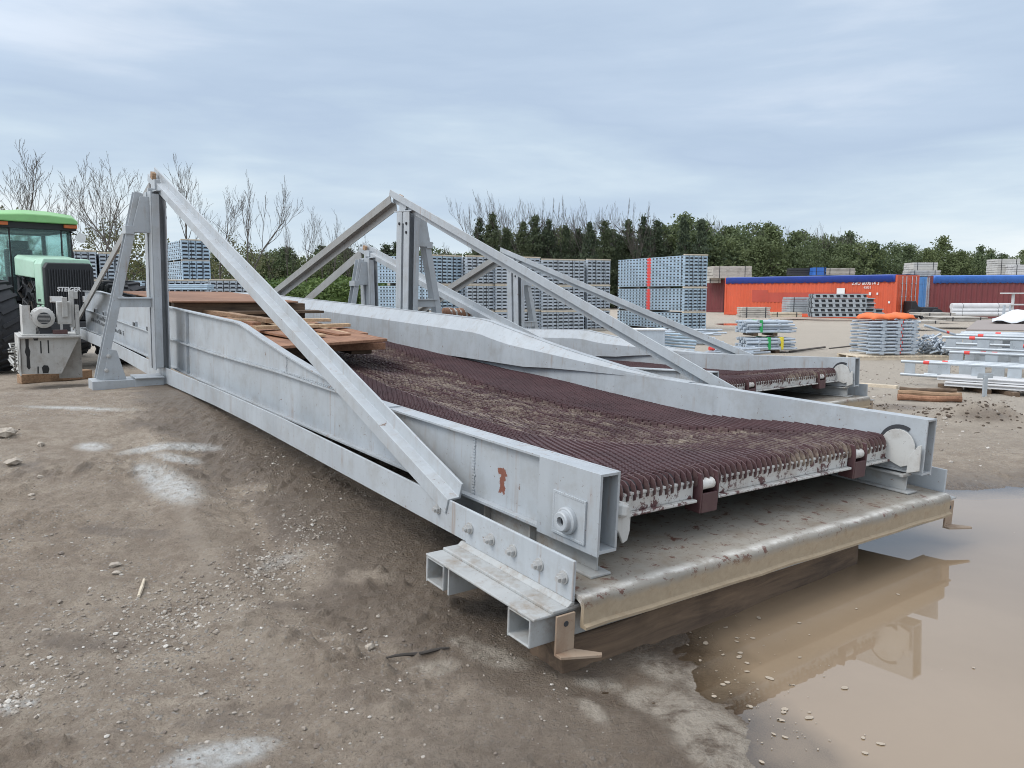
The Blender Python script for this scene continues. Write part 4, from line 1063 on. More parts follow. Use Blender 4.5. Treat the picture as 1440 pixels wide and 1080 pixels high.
# left stacks behind the near tower
TL = [('top',2.86,3.56),('second',2.1,2.80)]
a = at(258, 410, 30.0)
for nm, t0, t1 in TL:
    plank_bundle(Vector((a.x, a.y, t0)), (-1.0, 1.35), 2.3, 1.02, t1-t0, '%s bundle of the tall plank stack framed by the near brace' % nm, GALVB, cap=nm == 'top')
a = at(179, 410, 27.6)
plank_bundle(Vector((a.x, a.y, 1.0)), (1, .05), 1.35, 1.1, 1.02, 'bundle of planks seen between the leg and post of the near tower', GALVB, cap=False)
plank_bundle(Vector((a.x, a.y, .09)), (1, .05), 1.35, 1.1, .82, 'lower bundle of planks hidden behind the near girder', GALVB, cap=False)
vis_stack(296, 352, 28.6, 29.3, 0, 0, [('upper',1.2,2.05),('lower',.2,1.1)], 'low plank stack under the near brace', mat=GALV)
vis_stack(228, 294, 29.6, 29.6, 0, 0, [('base',.2,2.05)], 'wide plank stack carrying the tall one under the near brace', mat=GALV)
vis_stack(96, 140, 27.0, 27.4, 0, 0, [('top',2.1,3.0),('middle',1.1,2.0),('bottom',.1,1.0)], 'plank stack directly behind the tractor grille', mat=GALV)
vis_stack(142, 176, 27.6, 28.0, 0, 0, [('top',2.05,2.95),('middle',1.1,1.97),('bottom',.1,1.0)], 'plank stack between the tractor and the near tower', mat=GALV)
# tubes with pink ends in front of the left stack
for k, (y, lab) in enumerate(((402,'upper bundle of grey tubes with pink painted ends behind the near tower'),(414,'lower bundle of grey tubes with pink painted ends behind the near tower'))):
    root = empty('tube_bundle', at(236, y, 26.5)); b = MB(); c = MB()
    for i in range(6):
        for j in range(3):
            b.tube([(.0,i*.12,j*.06-.1),(1.3,i*.12,j*.06-.1)], .028, 8)
            c.tube([(-.12,i*.12,j*.06-.1),(.0,i*.12,j*.06-.1)], .03, 8)
    b.build('tube_layers', GALVB, root, 0, 40); c.build('painted_end', PINK, root, 0, 40); tag(root, lab, 'tube bundle', 'tube bundles behind the near tower')

# ------------------------------------------------------------------ bundles of scaffold tubes
def tube_bundle(P, dirv, L, W, rows, cols, label, straps, group):
    d = Vector((dirv[0], dirv[1], 0)).normalized(); n = Vector((-d.y, d.x, 0)); n = n if n.y > 0 else -n
    M = Matrix(((d.x,n.x,0,P.x),(d.y,n.y,0,P.y),(0,0,1,P.z),(0,0,0,1)))
    root = empty('tube_bundle', M=M); b = MB(); rs = random.Random(len(label))
    sp = W/cols
    for j in range(rows):
        for i in range(cols):
            o = rs.uniform(-.08,.10); y = (i+.5*(j % 2))*sp; z = .12+j*sp*.9
            b.tube([(o,y,z),(L+o,y,z)], sp*.44, 8)
            for x in (.35, .9, 1.4):
                if x < L and rs.random() < .5: b.boxc((x+o,y-sp*.1,z+sp*.2),(.05,sp*1.1,sp*.9))
            b.lathe((L+o,y,z),(1,0,0),[(0,sp*.3),(.14,sp*.28)],8)
    b.build('tube_layers', GALV, root, 0, 40)
    for x, w, m in straps:
        b = MB(); b.box((x,-sp*.6,.10),(x+w,W+sp*.5,.12+rows*sp*.9-sp*.3)); b.build('strap', m, root, .004)
    b = MB(); b.box((.2,0,0),(.32,W,.10)); b.box((L-.45,0,0),(L-.33,W,.10)); b.build('timber_bearer', WOODD, root, .006)
    return tag(root, label, 'tube bundle', group)
q = gp(1052, 497)
tube_bundle(Vector((q.x,q.y,.0)), (1,.12), 1.22, .75, 4, 8, 'lower tube bundle with green and yellow straps on the gravel', [(.55,.06,STRAPG),(.90,.07,STRAPY)], 'strapped tube bundles')
q = gp(1052, 497); 
tube_bundle(Vector((q.x-.02,q.y+.1,.46)), (1,.12), 1.2, .75, 4, 8, 'upper tube bundle with a green strap resting on the yellow strapped one', [(.36,.06,STRAPG)], 'strapped tube bundles')
# loose tubes behind the second conveyor
root = empty('loose_tubes', M=None); b = MB(); c = MB(); rs = random.Random(2); q = gp(1020, 500)
for k in range(16):
    p = Vector((q.x-.6+rs.uniform(-.2,.2)+.07*k, q.y+rs.uniform(-.4,.4), gz(q.x,q.y)+.06+.03*(k % 5)))
    b.tube([p, p+Vector((.8,.35,.02))], .03, 8)
c.tube([Vector((q.x-.5,q.y-.3,.2)),Vector((q.x-.36,q.y-.25,.2))],.05,8)
b.build('tube_layers', GALV, root, 0, 40); c.build('red_tape', RED, root, 0, 40)
tag(root, 'loose grey tubes with a red wrap lying in front of the strapped tube bundles', 'tubes')
# low heap of tubes under the red banded stack
root = empty('tube_heap'); b = MB(); q = gp(965, 484)
for k in range(40):
    p = Vector((q.x-1.2+rs.uniform(0,1.6), q.y+rs.uniform(-.6,.6), .06+rs.uniform(0,.42)))
    b.tube([p, p+Vector((rs.uniform(.6,.9),rs.uniform(-.3,.3),rs.uniform(-.04,.04)))], .03, 8)
b.build('tube_layers', GALV, root, 0, 40)
tag(root, 'low heap of grey tubes at the foot of the red banded plank stack', 'tubes')
# pale crate of tubes behind the second brace
root = empty('plank_crate', at(908, 463, 20.5)); b = MB()
b.box((-.55,-.3,-.02),(.5,.3,.02)); b.build('lid', TARP_W, root, .01)
b = MB(); b.box((-.5,-.27,-.66),(.45,.27,-.021)); b.build('body', GALV, root, .01)
b = MB()
for k in range(6): b.tube([(.45,-.25+.1*k,-.1-.08*k),(1.3,-.35+.1*k,-.14-.085*k)], .03, 8)
b.build('tube_layers', GALVB, root, 0, 40)
tag(root, 'pale lidded crate of tubes between the second conveyor and the red banded stack', 'crate')

# ------------------------------------------------------------------ scaffold frames in a tall stack, with an orange sheet
def frame_mesh():
    b = MB(); L, W = 1.16, .8
    for y in (0, W): b.tube([(0,y,0),(L,y,0)], .029, 8)
    for x in (.12,.45,.75,1.06): b.tube([(x,0,0),(x,W,0)], .024, 8)
    b.tube([(.12,.0,.0),(.5,W,.0)], .015, 6)
    for x, y in ((0,0),(L,0),(0,W),(L,W)): b.lathe((x-.07 if x == 0 else x,y,0),(1,0,0),[(0,.026),(.07,.026)],8)
    for x in (.3,.7,1.1): b.boxc((x,-.02,.0),(.1,.06,.075))
    for k in range(5): b.lathe((L+.02,.1+.2*k,0),(0,1,0),[(0,.05),(.06,.05)],8)
    return b
q = gp(1222, 506); dq = Vector((.97,.10,0)).normalized(); nq = Vector((-dq.y,dq.x,0))
proto = None
for k in range(10):
    z = .17+.083*k; o = .04*(k % 2)
    if proto is None:
        proto = empty('scaffold_frame'); frame_mesh().build('frame_tubes', GALV, proto, 0, 40)
        b = MB(); b.tube([(.72,0,0),(.79,0,0)], .032, 8); b.build('red_tape', RED, proto, 0, 40); r_ = proto
    else: r_ = copy_tree(proto)
    p = Vector((q.x,q.y,z))+dq*o
    r_.matrix_world = Matrix(((dq.x,nq.x,0,p.x),(dq.y,nq.y,0,p.y),(0,0,1,p.z),(0,0,0,1)))
    tag(r_, 'galvanised tube frame with red tape in the stack under the orange sheet', 'scaffold frame', 'scaffold frames stacked under the orange sheet')
b = MB(); n = 14; P = Vector((q.x+.1,q.y+.05,1.0))
V = []; F = []
for i in range(n+1):
    for j in range(n+1):
        a, c = i/n, j/n; e = min(a,1-a,c,1-c)
        hgt = .02+.17*float(vnoise(np.array(a*3.1+2),np.array(c*3.1),5))*min(1,e*6)*(.4+.6*abs(math.sin(c*3+a*2)))+.035*abs(math.sin(a*9+c*4)) - .05*(e < .01)
        V.append(P+dq*(a*1.12-.02)+nq*(c*.85)+Vector((0,0,hgt)))
for i in range(n):
    for j in range(n): F.append((i*(n+1)+j,(i+1)*(n+1)+j,(i+1)*(n+1)+j+1,i*(n+1)+j+1))
b.add(V,F); o = b.build('orange_sheet', SHEET_O, None, 0, 60); so = o.modifiers.new('thick','SOLIDIFY'); so.thickness = .02
tag(o, 'crumpled bright orange sheet on top of the stacked tube frames', 'sheet')
def pallet(P, dirv, L, W, label, mat=WOODG):
    d = Vector((dirv[0],dirv[1],0)).normalized(); n = Vector((-d.y,d.x,0))
    M = Matrix(((d.x,n.x,0,P.x),(d.y,n.y,0,P.y),(0,0,1,P.z),(0,0,0,1))); b = MB()
    for y in (0,W/2-.05,W-.1): b.box((0,y,0),(L,y+.09,.075))
    k = 0
    while k*.15 < L-.1: b.box((k*.15,-.01,.0755),(k*.15+.115,W,.10)); k += 1
    o = b.build('pallet', mat, None, .004); o.matrix_world = M; return tag(o, label, 'pallet')
pallet(Vector((q.x-.35,q.y-.15,gz(q.x,q.y))), (1,.05), 2.8, 1.1, 'long grey wooden pallet under the stacked tube frames', WOODP)
# tangled heap of fittings
rs = random.Random(12); P = Vector((q.x+1.25,q.y,.12))
root = empty('fitting_heap', P); b = MB()
for k in range(150):
    r = abs(rs.gauss(0,.4)); a = rs.uniform(0,6.28); x, y = .62+r*math.cos(a)*.85, .45+r*math.sin(a)*.7; x = min(max(x,0),1.35)
    z = max(.02, (.50-.75*abs(x-.42))*rs.random()); d = Vector((rs.uniform(-1,1),rs.uniform(-1,1),rs.uniform(-.5,.5))).normalized()*.11
    b.tube([Vector((x,y,z))-d, Vector((x,y,z))+d], rs.choice((.018,.025,.035)), 6)
b.build('fittings', GALV, root, 0, 40)
b = MB(); b.tube([(.05,0,.72),(1.15,.1,.40)],.03,8); b.tube([(.62,.05,.56),(.68,.055,.543)],.034,8,1); b.build('brace_tube', [GALV, RED], root, 0, 40)
tag(root, 'tangled heap of grey clamps and short tubes beside the stacked tube frames', 'fittings')

# ------------------------------------------------------------------ ladder beams at the right edge
def ladder_beam(P, dirv, L, H, label, flat=False, depth=.12, red=(.12,)):
    d = Vector((dirv[0],dirv[1],0)).normalized(); n = Vector((-d.y,d.x,0)); n = n if n.y > 0 else -n
    M = Matrix(((d.x,n.x,0,P.x),(d.y,n.y,0,P.y),(0,0,1,P.z),(0,0,0,1))); root = empty('ladder_beam', M=M)
    b = MB()
    if not flat:
        for z in (0,H): b.tube([(0,0,z),(L,0,z)], .028, 10)
        x = .06; first = True; hs = int(H*1000)
        while x < L-.2:
            w = .17 if first else .2
            b2 = MB(); b2.box((x,-.012,.026),(x+w,.012,H-.026)); b2.build('upright_plate', ALU, root, .004); x += .52; first = False
    else:
        for y in (0,.32): b.tube([(0,y,0),(L,y,0)], .03, 10)
    b.build('chord_tube', ALU, root, 0, 40)
    b = MB()
    for x in red: b.tube([(x*3,0,H if not flat else 0),(x*3+.09,0,H if not flat else 0)], .033, 10)
    b.build('red_tape', RED, root, 0, 40)
    return tag(root, label, 'ladder beam', 'pale ladder beams stacked at the right')
dl = (1.42,-1.2)
def lb(px, ytop, ybot, D, L, label, **kw):
    z1, z0 = zat(ytop, D), zat(ybot, D); p = at(px, (ytop+ybot)/2, D); ladder_beam(Vector((p.x,p.y,z0)), dl, L, z1-z0, label, **kw)
lb(1267, 508, 526, 14.0, 3.2, 'lowest pale ladder beam, sticking out furthest above the white box beams', red=(.12,))
lb(1335, 495, 508, 14.7, 3.0, 'pale ladder beam second from the ground, set back in the stack', red=(.08,))
lb(1325, 474, 489, 15.0, 3.0, 'pale ladder beam second from the top with a red wrap on its upper tube', red=(.15,))
lb(1345, 463.5, 471, 15.0, 3.0, 'topmost pale ladder beam lying flat on the stack', flat=True, red=(.12,))
lb(1330, 492, 508, 15.6, 3.0, 'pale ladder beam hidden at the back of the stack, third from the ground', red=(.2,))
lb(1335, 474, 489, 16.2, 3.0, 'pale ladder beam at the back of the upper tier', red=(.3,))
for k, (px, y0, y1, D) in enumerate(((1300,508,526,14.9),(1352,495,508,15.4),(1350,474,489,16.9),(1362,494,508,16.2),(1340,483,495,15.9))):
    lb(px, y0, y1, D, 3.0, 'pale ladder beam in the crowded rear rows of the stack at the right edge', red=(.1+.07*k,))
lb(1352, 461, 468, 16.0, 3.0, 'flat pale ladder beam just behind the topmost one', flat=True, red=(.2,))
def white_beam(px, y, D, L, H, W, label):
    p = at(px, y, D); d = Vector((dl[0],dl[1],0)).normalized(); n = Vector((-d.y,d.x,0)); n = n if n.y > 0 else -n
    M = Matrix(((d.x,n.x,0,p.x),(d.y,n.y,0,p.y),(0,0,1,p.z),(0,0,0,1))); b = MB()
    b.box((0,0,0),(L,W,H)); b.box((0,-.03,0),(L,0,.02)); b.box((0,-.03,H-.02),(L,0,H)); b.box((0,W,H-.02),(L,W+.03,H))
    o = b.build('box_beam', PIPEW, None, .006); o.matrix_world = M; tag(o, label, 'box beam', 'white box beams under the ladder beams')
white_beam(1318, 534, 13.3, 2.6, .07, .5, 'upper white box beam set back at the right edge')
white_beam(1328, 542.5, 13.1, 2.6, .07, .5, 'lower white box beam in front at the right edge')
b = MB(); p = at(1386, 530, 12.4); b.box((p.x-.03,p.y-.02,gz(p.x,p.y)),(p.x+.03,p.y+.02,p.z+.03)); b.box((p.x-.12,p.y,p.z-.02),(p.x+.12,p.y+.02,p.z+.06))
tag(b.build('beam_stand', ALU, None, .004), 'small grey steel stand clipped over the white box beams', 'stand')
b = MB()
for k in range(3):
    p = at(1345+40*k, 550, 13.1-.35*k); b.boxc((p.x,p.y+.2,.04),(.1,.6,.085))
tag(b.build('timber_bearer', WOODD, None, .006), 'dark timber bearers on the gravel under the white box beams', 'timber')
# brown boards and white sheet behind the ladder beams
b = MB(); p = [at(1358,464,17.5), at(1500,466,17.0), at(1500,450,21.5), at(1374,451,21.5)]
z = 1.0
b.plate([Vector((a.x,a.y,zz)) for a, zz in zip(p,(.80,.80,.86,.86))], (0,0,1), .03)
tag(b.build('brown_panel', plain('brown_panel_board', (.30,.26,.24), .8, var=.12), None, .005), 'flat brown panels laid out behind the ladder beams', 'panel')
b = MB(); 
for k in range(14): b.tube([Vector((at(1385+5*k,470,18.2).x, 18.2, .1+.045*(k%4))), Vector((at(1385+5*k,470,18.2).x+.5, 20.2, .15+.045*(k%4)))], .05, 8)
b.boxc((at(1450,470,18.8).x, 19.3, .35), (1.9,1.2,.6))
tag(b.build('tube_rack', GALV, None, .01), 'grey rack of tubes carrying the brown panels at the right edge', 'rack')
V=[];F=[];n=10
for i in range(n+1):
    for j in range(n+1):
        a,c=i/n,j/n; p=at(1395+70*a,452,19.6+1.6*c); V.append((p.x,p.y,.92+.30*math.sin(a*2.2)*math.sin(c*3.0)+.04*math.sin(a*11+c*7)))
for i in range(n):
    for j in range(n): F.append((i*(n+1)+j,(i+1)*(n+1)+j,(i+1)*(n+1)+j+1,i*(n+1)+j+1))
b=MB(); b.add(V,F); o=b.build('white_sheet', TARP_W, None, 0, 60); o.modifiers.new('thick','SOLIDIFY').thickness=.01
tag(o,'white plastic sheet draped over the brown panels at the right edge','sheet')

# ------------------------------------------------------------------ timber posts and boards on the ground
logs = [(1263,552,1352,556,12.25,.046,'upper brown post with bark streaks in the small timber pile'),(1262,563,1352,566,12.0,.05,'lower front reddish split post in the small timber pile'),
        (1265,547,1345,550,12.55,.035,'dark thin post at the back of the small timber pile'),(1290,558,1351,561,12.3,.045,'half hidden split post in the middle of the small timber pile')]
for k, (x0,y0,x1,y1,D,r,lab) in enumerate(logs):
    a, c = at(x0,y0,D), at(x1,y1,D-.25); a.z = max(a.z, gz(a.x,a.y)+r*.9); c.z = max(c.z, gz(c.x,c.y)+r*.9); b = MB(); pts = [a.lerp(c,t)+Vector((0,0,.008*math.sin(t*7+k))) for t in np.linspace(0,1,7)]
    b.tube(pts, [r*(.92+.1*math.sin(i*2.1+k)) for i in range(7)], 9)
    tag(b.build('wooden_post', [WOODB,WOODR,WOODD,WOODT][k], None, 0, 35), lab, 'wooden post', 'wooden posts in the small timber pile')
b = MB(); b.beam(gp(1208,543)+Vector((0,0,.03)), gp(1262,547)+Vector((0,0,.03)), .09, .06)
tag(b.build('loose_board', WOODP, None, .005), 'pale board on the gravel between the second conveyor and the timber pile', 'board')
b = MB(); b.beam(at(1346,556,12.8), at(1362,556,12.9), .07,.07); tag(b.build('loose_board', WOODD, None, .005), 'dark board end sticking out right of the timber pile', 'board')
b = MB(); g0=gp(195,842); g1=gp(203,818); b.tube([g0+Vector((0,0,.012)),g0.lerp(g1,.5)+Vector((.002,0,.014)),g1+Vector((0,0,.012))], [.008,.010,.007], 6)
tag(b.build('wood_splinter', WOODP, None), 'thin pale wood splinter lying on the mud at the left', 'wood splinter')
b = MB(); g0=gp(543,930); g1=gp(632,916); b.tube([g0.lerp(g1,t)+Vector((0,0,.016+.004*math.sin(t*9))) for t in np.linspace(0,1,8)], [.004,.006,.007,.008,.007,.008,.006,.003], 6)
tag(b.build('twig', BARKD, None), 'dark crooked twig pressed into the mud left of the front corner', 'twig')
b = MB(); g0=gp(1150,500); g1=gp(1182,497); b.tube([gp(1110,496)+Vector((0,0,.03)),gp(1160,491)+Vector((0,0,.06))],.03,6); b.tube([gp(1166,491)+Vector((0,0,.02)),gp(1205,487)+Vector((0,0,.03))],.02,6)
tag(b.build('stick', BARK, None), 'thin sticks on the gravel right of the strapped tube bundles', 'stick')
# ------------------------------------------------------------------ containers
def container(A, B, W, H, paint, label, tarp=None, rail=.12, doors_at='B', doormat=None, patch=False, group='shipping containers along the yard'):
    """A, B: ground corners of the side that faces us"""
    d = Vector((B.x-A.x, B.y-A.y, 0)); L = d.length; d.normalize(); n = Vector((-d.y, d.x, 0)); n = n if n.y > 0 else -n
    M = Matrix(((d.x,n.x,0,A.x),(d.y,n.y,0,A.y),(0,0,1,.02),(0,0,0,1))); root = empty('shipping_container', M=M)
    def corrug(b, x0, x1, y, z0, z1, dep, pitch=.28):
        k = int((x1-x0)/pitch); xs = []
        for i in range(k):
            a = x0+(x1-x0)*i/k; p = (x1-x0)/k
            xs += [(a,0),(a+p*.26,0),(a+p*.5,dep),(a+p*.76,dep)]
        xs.append((x1,0)); V = [(x,y+q,z) for x,q in xs for z in (z0,z1)]
        b.add(V, [(2*i,2*i+2,2*i+3,2*i+1) for i in range(len(xs)-1)])
    b = MB()
    corrug(b, .12, L-.12, .03, .15, H-rail, .036); corrug(b, .12, L-.12, W-.066, .15, H-rail, .036)
    b.box((.05,.08,.12),(L-.05,W-.08,.2)); b.box((.1,.07,H-.2),(L-.1,W-.07,H-.12))
    b.box((.05,.05,.15),(.09,W-.05,H-.1))
    body = b.build('side_panel', paint, root, 0, recalc=False)
    b = MB()
    for x in (0, L-.16):
        for y in (0, W-.16): b.box((x,y,0),(x+.16,y+.16,H))
    for y in (0,W-.06):
        b.box((.16,y,H-rail),(L-.16,y+.06,H-rail+.09)); b.box((.16,y,.0),(L-.16,y+.06,.15))
    for x in (.01,L-.07): b.box((x,.16,H-.12),(x+.06,W-.16,H)); b.box((x,.16,0),(x+.06,W-.16,.15))
    b.build('corner_frame', paint, root, .01)
    xo = L-.02 if doors_at == 'B' else .02; s = 1 if doors_at == 'B' else -1
    for k in range(2):
        b = MB(); y0 = .16+k*(W-.32)/2; y1 = y0+(W-.32)/2-.02
        b.box((min(xo,xo+s*.04),y0,.16),(max(xo,xo+s*.04),y1,H-.13))
        for z in np.linspace(.4,H-.5,5): b.box((min(xo+s*.04,xo+s*.055),y0+.06,z),(max(xo+s*.04,xo+s*.055),y1-.06,z+.2))
        dr = b.build('door', doormat or paint, root, .006)
        b = MB()
        for f in (.3,.72):
            y = y0+(y1-y0)*f; b.tube([(xo+s*.075,y,.1),(xo+s*.075,y,H-.08)], .022, 8)
            for z in (.25,.9,1.35,H-.5): b.boxc((xo+s*.06,y,z),(.05,.1,.06))
        b.build('lock_rod', GALV, dr, 0, 40)
    if tarp:
        b = MB(); N = 60; V = []; F = []; rs = random.Random(int(L*10))
        for i in range(N+1):
            x = .02+(L-.04)*i/N if False else .1+(L-.22)*i/N
            sc = .035*abs(math.sin(i*1.57*2)) if True else 0
            drop = rail+.10 + .03*math.sin(i*2.4)+.02*rs.random(); up = .015+.012*math.sin(i*.5)+.012*rs.random()
            V += [(x,-.025-.01*rs.random(),H-drop),(x,-.03,H-.02),(x,.12,H+.03),(x,W*.5,H+.03+up),(x,W-.1,H+.03),(x,W+.03,H-.02),(x,W+.03,H-drop)]
        for i in range(N):
            for j in range(6): F.append((i*7+j,(i+1)*7+j,(i+1)*7+j+1,i*7+j+1))
        b.add(V,F); t = b.build('tarpaulin', tarp, root, 0, 50, recalc=False); t.modifiers.new('thick','SOLIDIFY').thickness = .012
    return tag(root, label, 'container', group), body, L, H
def txt(parent, s, size, x, z, y=-.012, mat=WHITE, name='painted_lettering'):
    cu = bpy.data.curves.new(name,'FONT'); cu.body = s; cu.size = size; cu.extrude = .002; cu.materials.append(mat); cu.align_x = 'LEFT'
    o = text_mesh(name, cu); o.parent = parent; o.matrix_local = Matrix(((1,0,0,x),(0,0,-1,y),(0,1,0,z),(0,0,0,1))); return o
def gpt(px, D): 
    return Vector(((px-720)/CAM_F*D*1.0, D, 0))
A = at(1018, 440, 57.5); B = at(1259, 450, 47.0)
root, body, L, H = container(A, B, 2.44, 2.62, C_ORANGE, 'bright orange open top container with a dark blue tarpaulin over its top', TARP_B, .3)
o = txt(body, 'ZRU 800014 3', .30, L-2.9, 2.05); o = txt(body, '45G1', .22, L-2.1, 1.82)
b = MB(); b.box((L-3.9,-.012,1.45),(L-3.35,.0,1.85)); b.box((L-1.75,-.01,1.42),(L-1.6,.0,1.60)); b.box((L-1.25,-.01,1.45),(L-1.15,.0,1.58)); b.box((L-.5,-.01,.95),(L-.38,.0,1.07)); b.build('white_notice', WHITE, body)
b = MB(); b.box((2.4,.024,.93),(3.7,.029,1.75)); b.box((3.7,.024,.93),(10.5,.029,1.58)); b.build('faded_panel', C_ORANGED, body)
A = at(1307, 444, 50.5); B = at(1520, 447, 47.5)
container(A, B, 2.44, 2.62, C_MAROON, 'dark maroon container with a bright blue tarpaulin bulging over its top, at the right edge', TARP_L, .34, doors_at='A')
A = at(1272, 441, 66.0); B = at(1420, 441, 64)
root, body, L, H = container(A, B, 2.44, 2.75, C_BLUE, 'blue container whose paired doors show between the orange and maroon ones', None, .12, doors_at='A')
# its door end is turned to us: a short blue box with doors
P = at(1277, 437, 60.5); root = empty('shipping_container', P)
root.location.z = .02
b = MB(); b.box((-.1,.05,0),(2.9,3.0,2.75)); b.build('body', C_BLUE, root, .02)
for k in range(2):
    b = MB(); x = -.02+1.42*k; b.box((x,-.01,.15),(x+1.36,.05,2.62)); 
    for z in (.5,1.1,1.7,2.2): b.box((x+.1,-.022,z),(x+1.26,-.01,z+.22))
    dr = b.build('door', C_BLUE, root, .006)
    b = MB()
    for f in (.3,1.05): b.tube([(x+f,-.05,.1),(x+f,-.05,2.7)], .03, 8)
    b.build('lock_rod', C_BLUE, dr, 0, 40)
    b = MB(); b.box((x+.12,-.028,2.0),(x+.55,-.0225,2.35)); b.box((x+.12 if k == 0 else x+.75,-.028,1.15),(x+.5 if k == 0 else x+1.2,-.0225,1.5)); b.box((x+.75,-.028,1.72),(x+1.15,-.0225,1.95)) if k == 1 else None; b.build('white_notice', WHITE, dr)
tag(root, 'small blue container showing its two closed doors with white notices', 'container', 'shipping containers along the yard')
A = at(985, 436, 66); B = at(1016, 437, 64.0)
container(A, B, 2.44, 2.6, C_MAROON, 'dark red container end just left of the bright orange one', None, .12)
# ------------------------------------------------------------------ loads seen over and in front of the containers
def boards(px0, px1, y0, y1, D, rows, mat, label, cat='timber stack', skew=0, depth=1.2, name='board_stack', group=None, gapm=None):
    a = at(px0, y1, D); c = at(px1, y1, D); L = (c-a).length; H = zat(y0, D)-a.z; b = MB(); h = H/rows; rs = random.Random(px0)
    for k in range(rows):
        j = rs.uniform(-.06,.06)*L*.3; 
        for q in range(4): b.box((j+rs.uniform(0,.03),q*depth/4+.004,k*h+.012*(k>0)),(L+j-rs.uniform(0,.05),(q+1)*depth/4-.004,(k+1)*h-.008))
    for x in (.15*L,.8*L): b.box((x,-.006,0),(x+.05,-.002,H),1)
    o = b.build(name, [mat, DARK], None, .006); o.location = a; return tag(o, label, cat, group)
boards(1003, 1058, 374, 391, 62.0, 4, WOODG, 'pale boards stacked behind the left end of the orange container', depth=2.0)
boards(996, 1014, 377, 398, 63.5, 6, CONC, 'pale blocks stacked behind the dark red container end', depth=1.5)
boards(1160, 1203, 377, 386, 60.0, 5, WOODG, 'mixed pale boards behind the orange container beside a blue wrapped load', depth=1.5)
boards(1145, 1162, 376, 387, 60.0, 2, TARP_L, 'small blue wrapped load behind the orange container', 'wrapped load', depth=1.0, name='wrapped_load')
boards(1112, 1143, 377, 387, 61.0, 3, DARK, 'dark machine parts behind the middle of the orange container', 'machine parts', depth=1.0, name='machine_parts')
boards(1284, 1318, 369, 388, 62.5, 6, CONC, 'white sheeted boards stacked on the blue container', depth=1.6)
boards(1279, 1323, 380, 388.5, 62.0, 3, WOODG, 'wider pale boards under the sheeted stack on the blue container', depth=1.2)
boards(1402, 1434, 364, 389, 58.0, 8, CONC, 'pale rough blocks piled high behind the blue tarpaulin at the right', depth=1.4)
boards(1425, 1450, 372, 389, 57.0, 5, PIPEW, 'white slabs beside the rough blocks at the right edge', depth=1.0)
boards(1043, 1084, 432, 447, 45.5, 6, WOODG, 'grey boards strapped on the gravel in front of the orange container', depth=1.1)
boards(1086, 1128, 439, 446, 46.5, 2, WOODP, 'long pale beams on the gravel beside the strapped grey boards', depth=.8)
boards(1110, 1146, 418, 441, 47.0, 7, ALU, 'pale metal panels stacked left of the white beam stack', 'panel stack', depth=1.4, name='panel_stack')
# stacked white ladder beams in front of the orange container
def beam_stack(px0, px1, y0, y1, D, tiers, label, mat):
    a = at(px0, y1, D); L = (at(px1, y1, D)-a).length; H = zat(y0, D)-a.z; root = empty('beam_stack', a); h = H/tiers
    for k in range(tiers):
        b = MB(); z = k*h; sh = (.04,-.03,.02,-.02,.05)[k % 5]
        for y in (0,.35,.7): 
            b.box((sh,y,z+h*.06),(L+sh,y+.06,z+h*.20)); b.box((sh,y,z+h*.78),(L+sh,y+.06,z+h*.95))
        n = int(L/.38)
        for i in range(n):
            x = sh+L*i/n
            for y in (0.01,.36,.71): b.plate([(x,y,z+h*.20),(x+.15,y,z+h*.20),(x+.11,y,z+h*.78),(x-.04,y,z+h*.78)], (0,1,0), .04)
        b.box((sh+.05,.08,z+h*.02),(L+sh-.05,.66,z+h*.98),1)
        b.build('beam_layer', [mat, DARK], root, .004)
    return tag(root, label, 'beam stack')
beam_stack(1142, 1218, 413, 446, 45.0, 5, 'tall stack of white lattice beams in front of the orange container', ALU)
beam_stack(1215, 1230, 419, 446, 45.6, 4, 'lattice beam ends just right of the tall white beam stack', ALU)
beam_stack(1229, 1243, 434, 446, 45.9, 2, 'short low pile of lattice beams at the right of the tall white beam stack', ALU)
# white pipes before the maroon container
for k, (y, r, D, lab) in enumerate(((431,.19,44.5,'upper thick white pipe in front of the maroon container'),(437,.13,44.3,'middle thinner white pipe in front of the maroon container'),(442,.12,44.0,'lowest white pipe in front of the maroon container'))):
    a, c = at(1338, y, D), at(1420, y, D); b = MB(); b.tube([a, c], r, 16)
    for t in (.17,.78): b.tube([a.lerp(c,t), a.lerp(c,t+.006)], r*1.02, 16, 1)
    tag(b.build('white_pipe', [PIPEW, DARK], None, 0, 40), lab, 'pipe', 'white pipes before the maroon container')
b = MB()
for x in (1412, 1421): 
    p = at(x, 445, 42.5); b.box((p.x-.05,p.y,0),(p.x+.05,p.y+.1,zat(429,42.5)))
tag(b.build('pipe_rack', GALV, None), 'grey upright posts at the right end of the white pipes', 'rack')
boards(1300, 1345, 440, 444, 41.0, 2, WOODG, 'loose grey boards on the ground before the maroon container', depth=1.6)
boards(1285, 1322, 451, 455, 33.5, 2, WOODG, 'low pale boards on the gravel behind the orange sheet', depth=1.5)
boards(1330, 1390, 446, 452, 35.0, 3, WOODG, 'scattered pale boards under the white pipes', depth=2.0)
b = MB(); p = at(1430, 445, 38); z0 = 0
for z in (0,zat(427,38)-.1, zat(414,38)): b.box((p.x-.4,p.y,z+.02),(p.x+1.2,p.y+.8,z+.08))
for x in (-.2,1.0): b.box((p.x+x,p.y+.1,.08),(p.x+x+.1,p.y+.2,zat(414,38)+.02))
tag(b.build('steel_rack', PIPEW, None, .01), 'pale steel shelf rack cut by the right edge', 'rack')
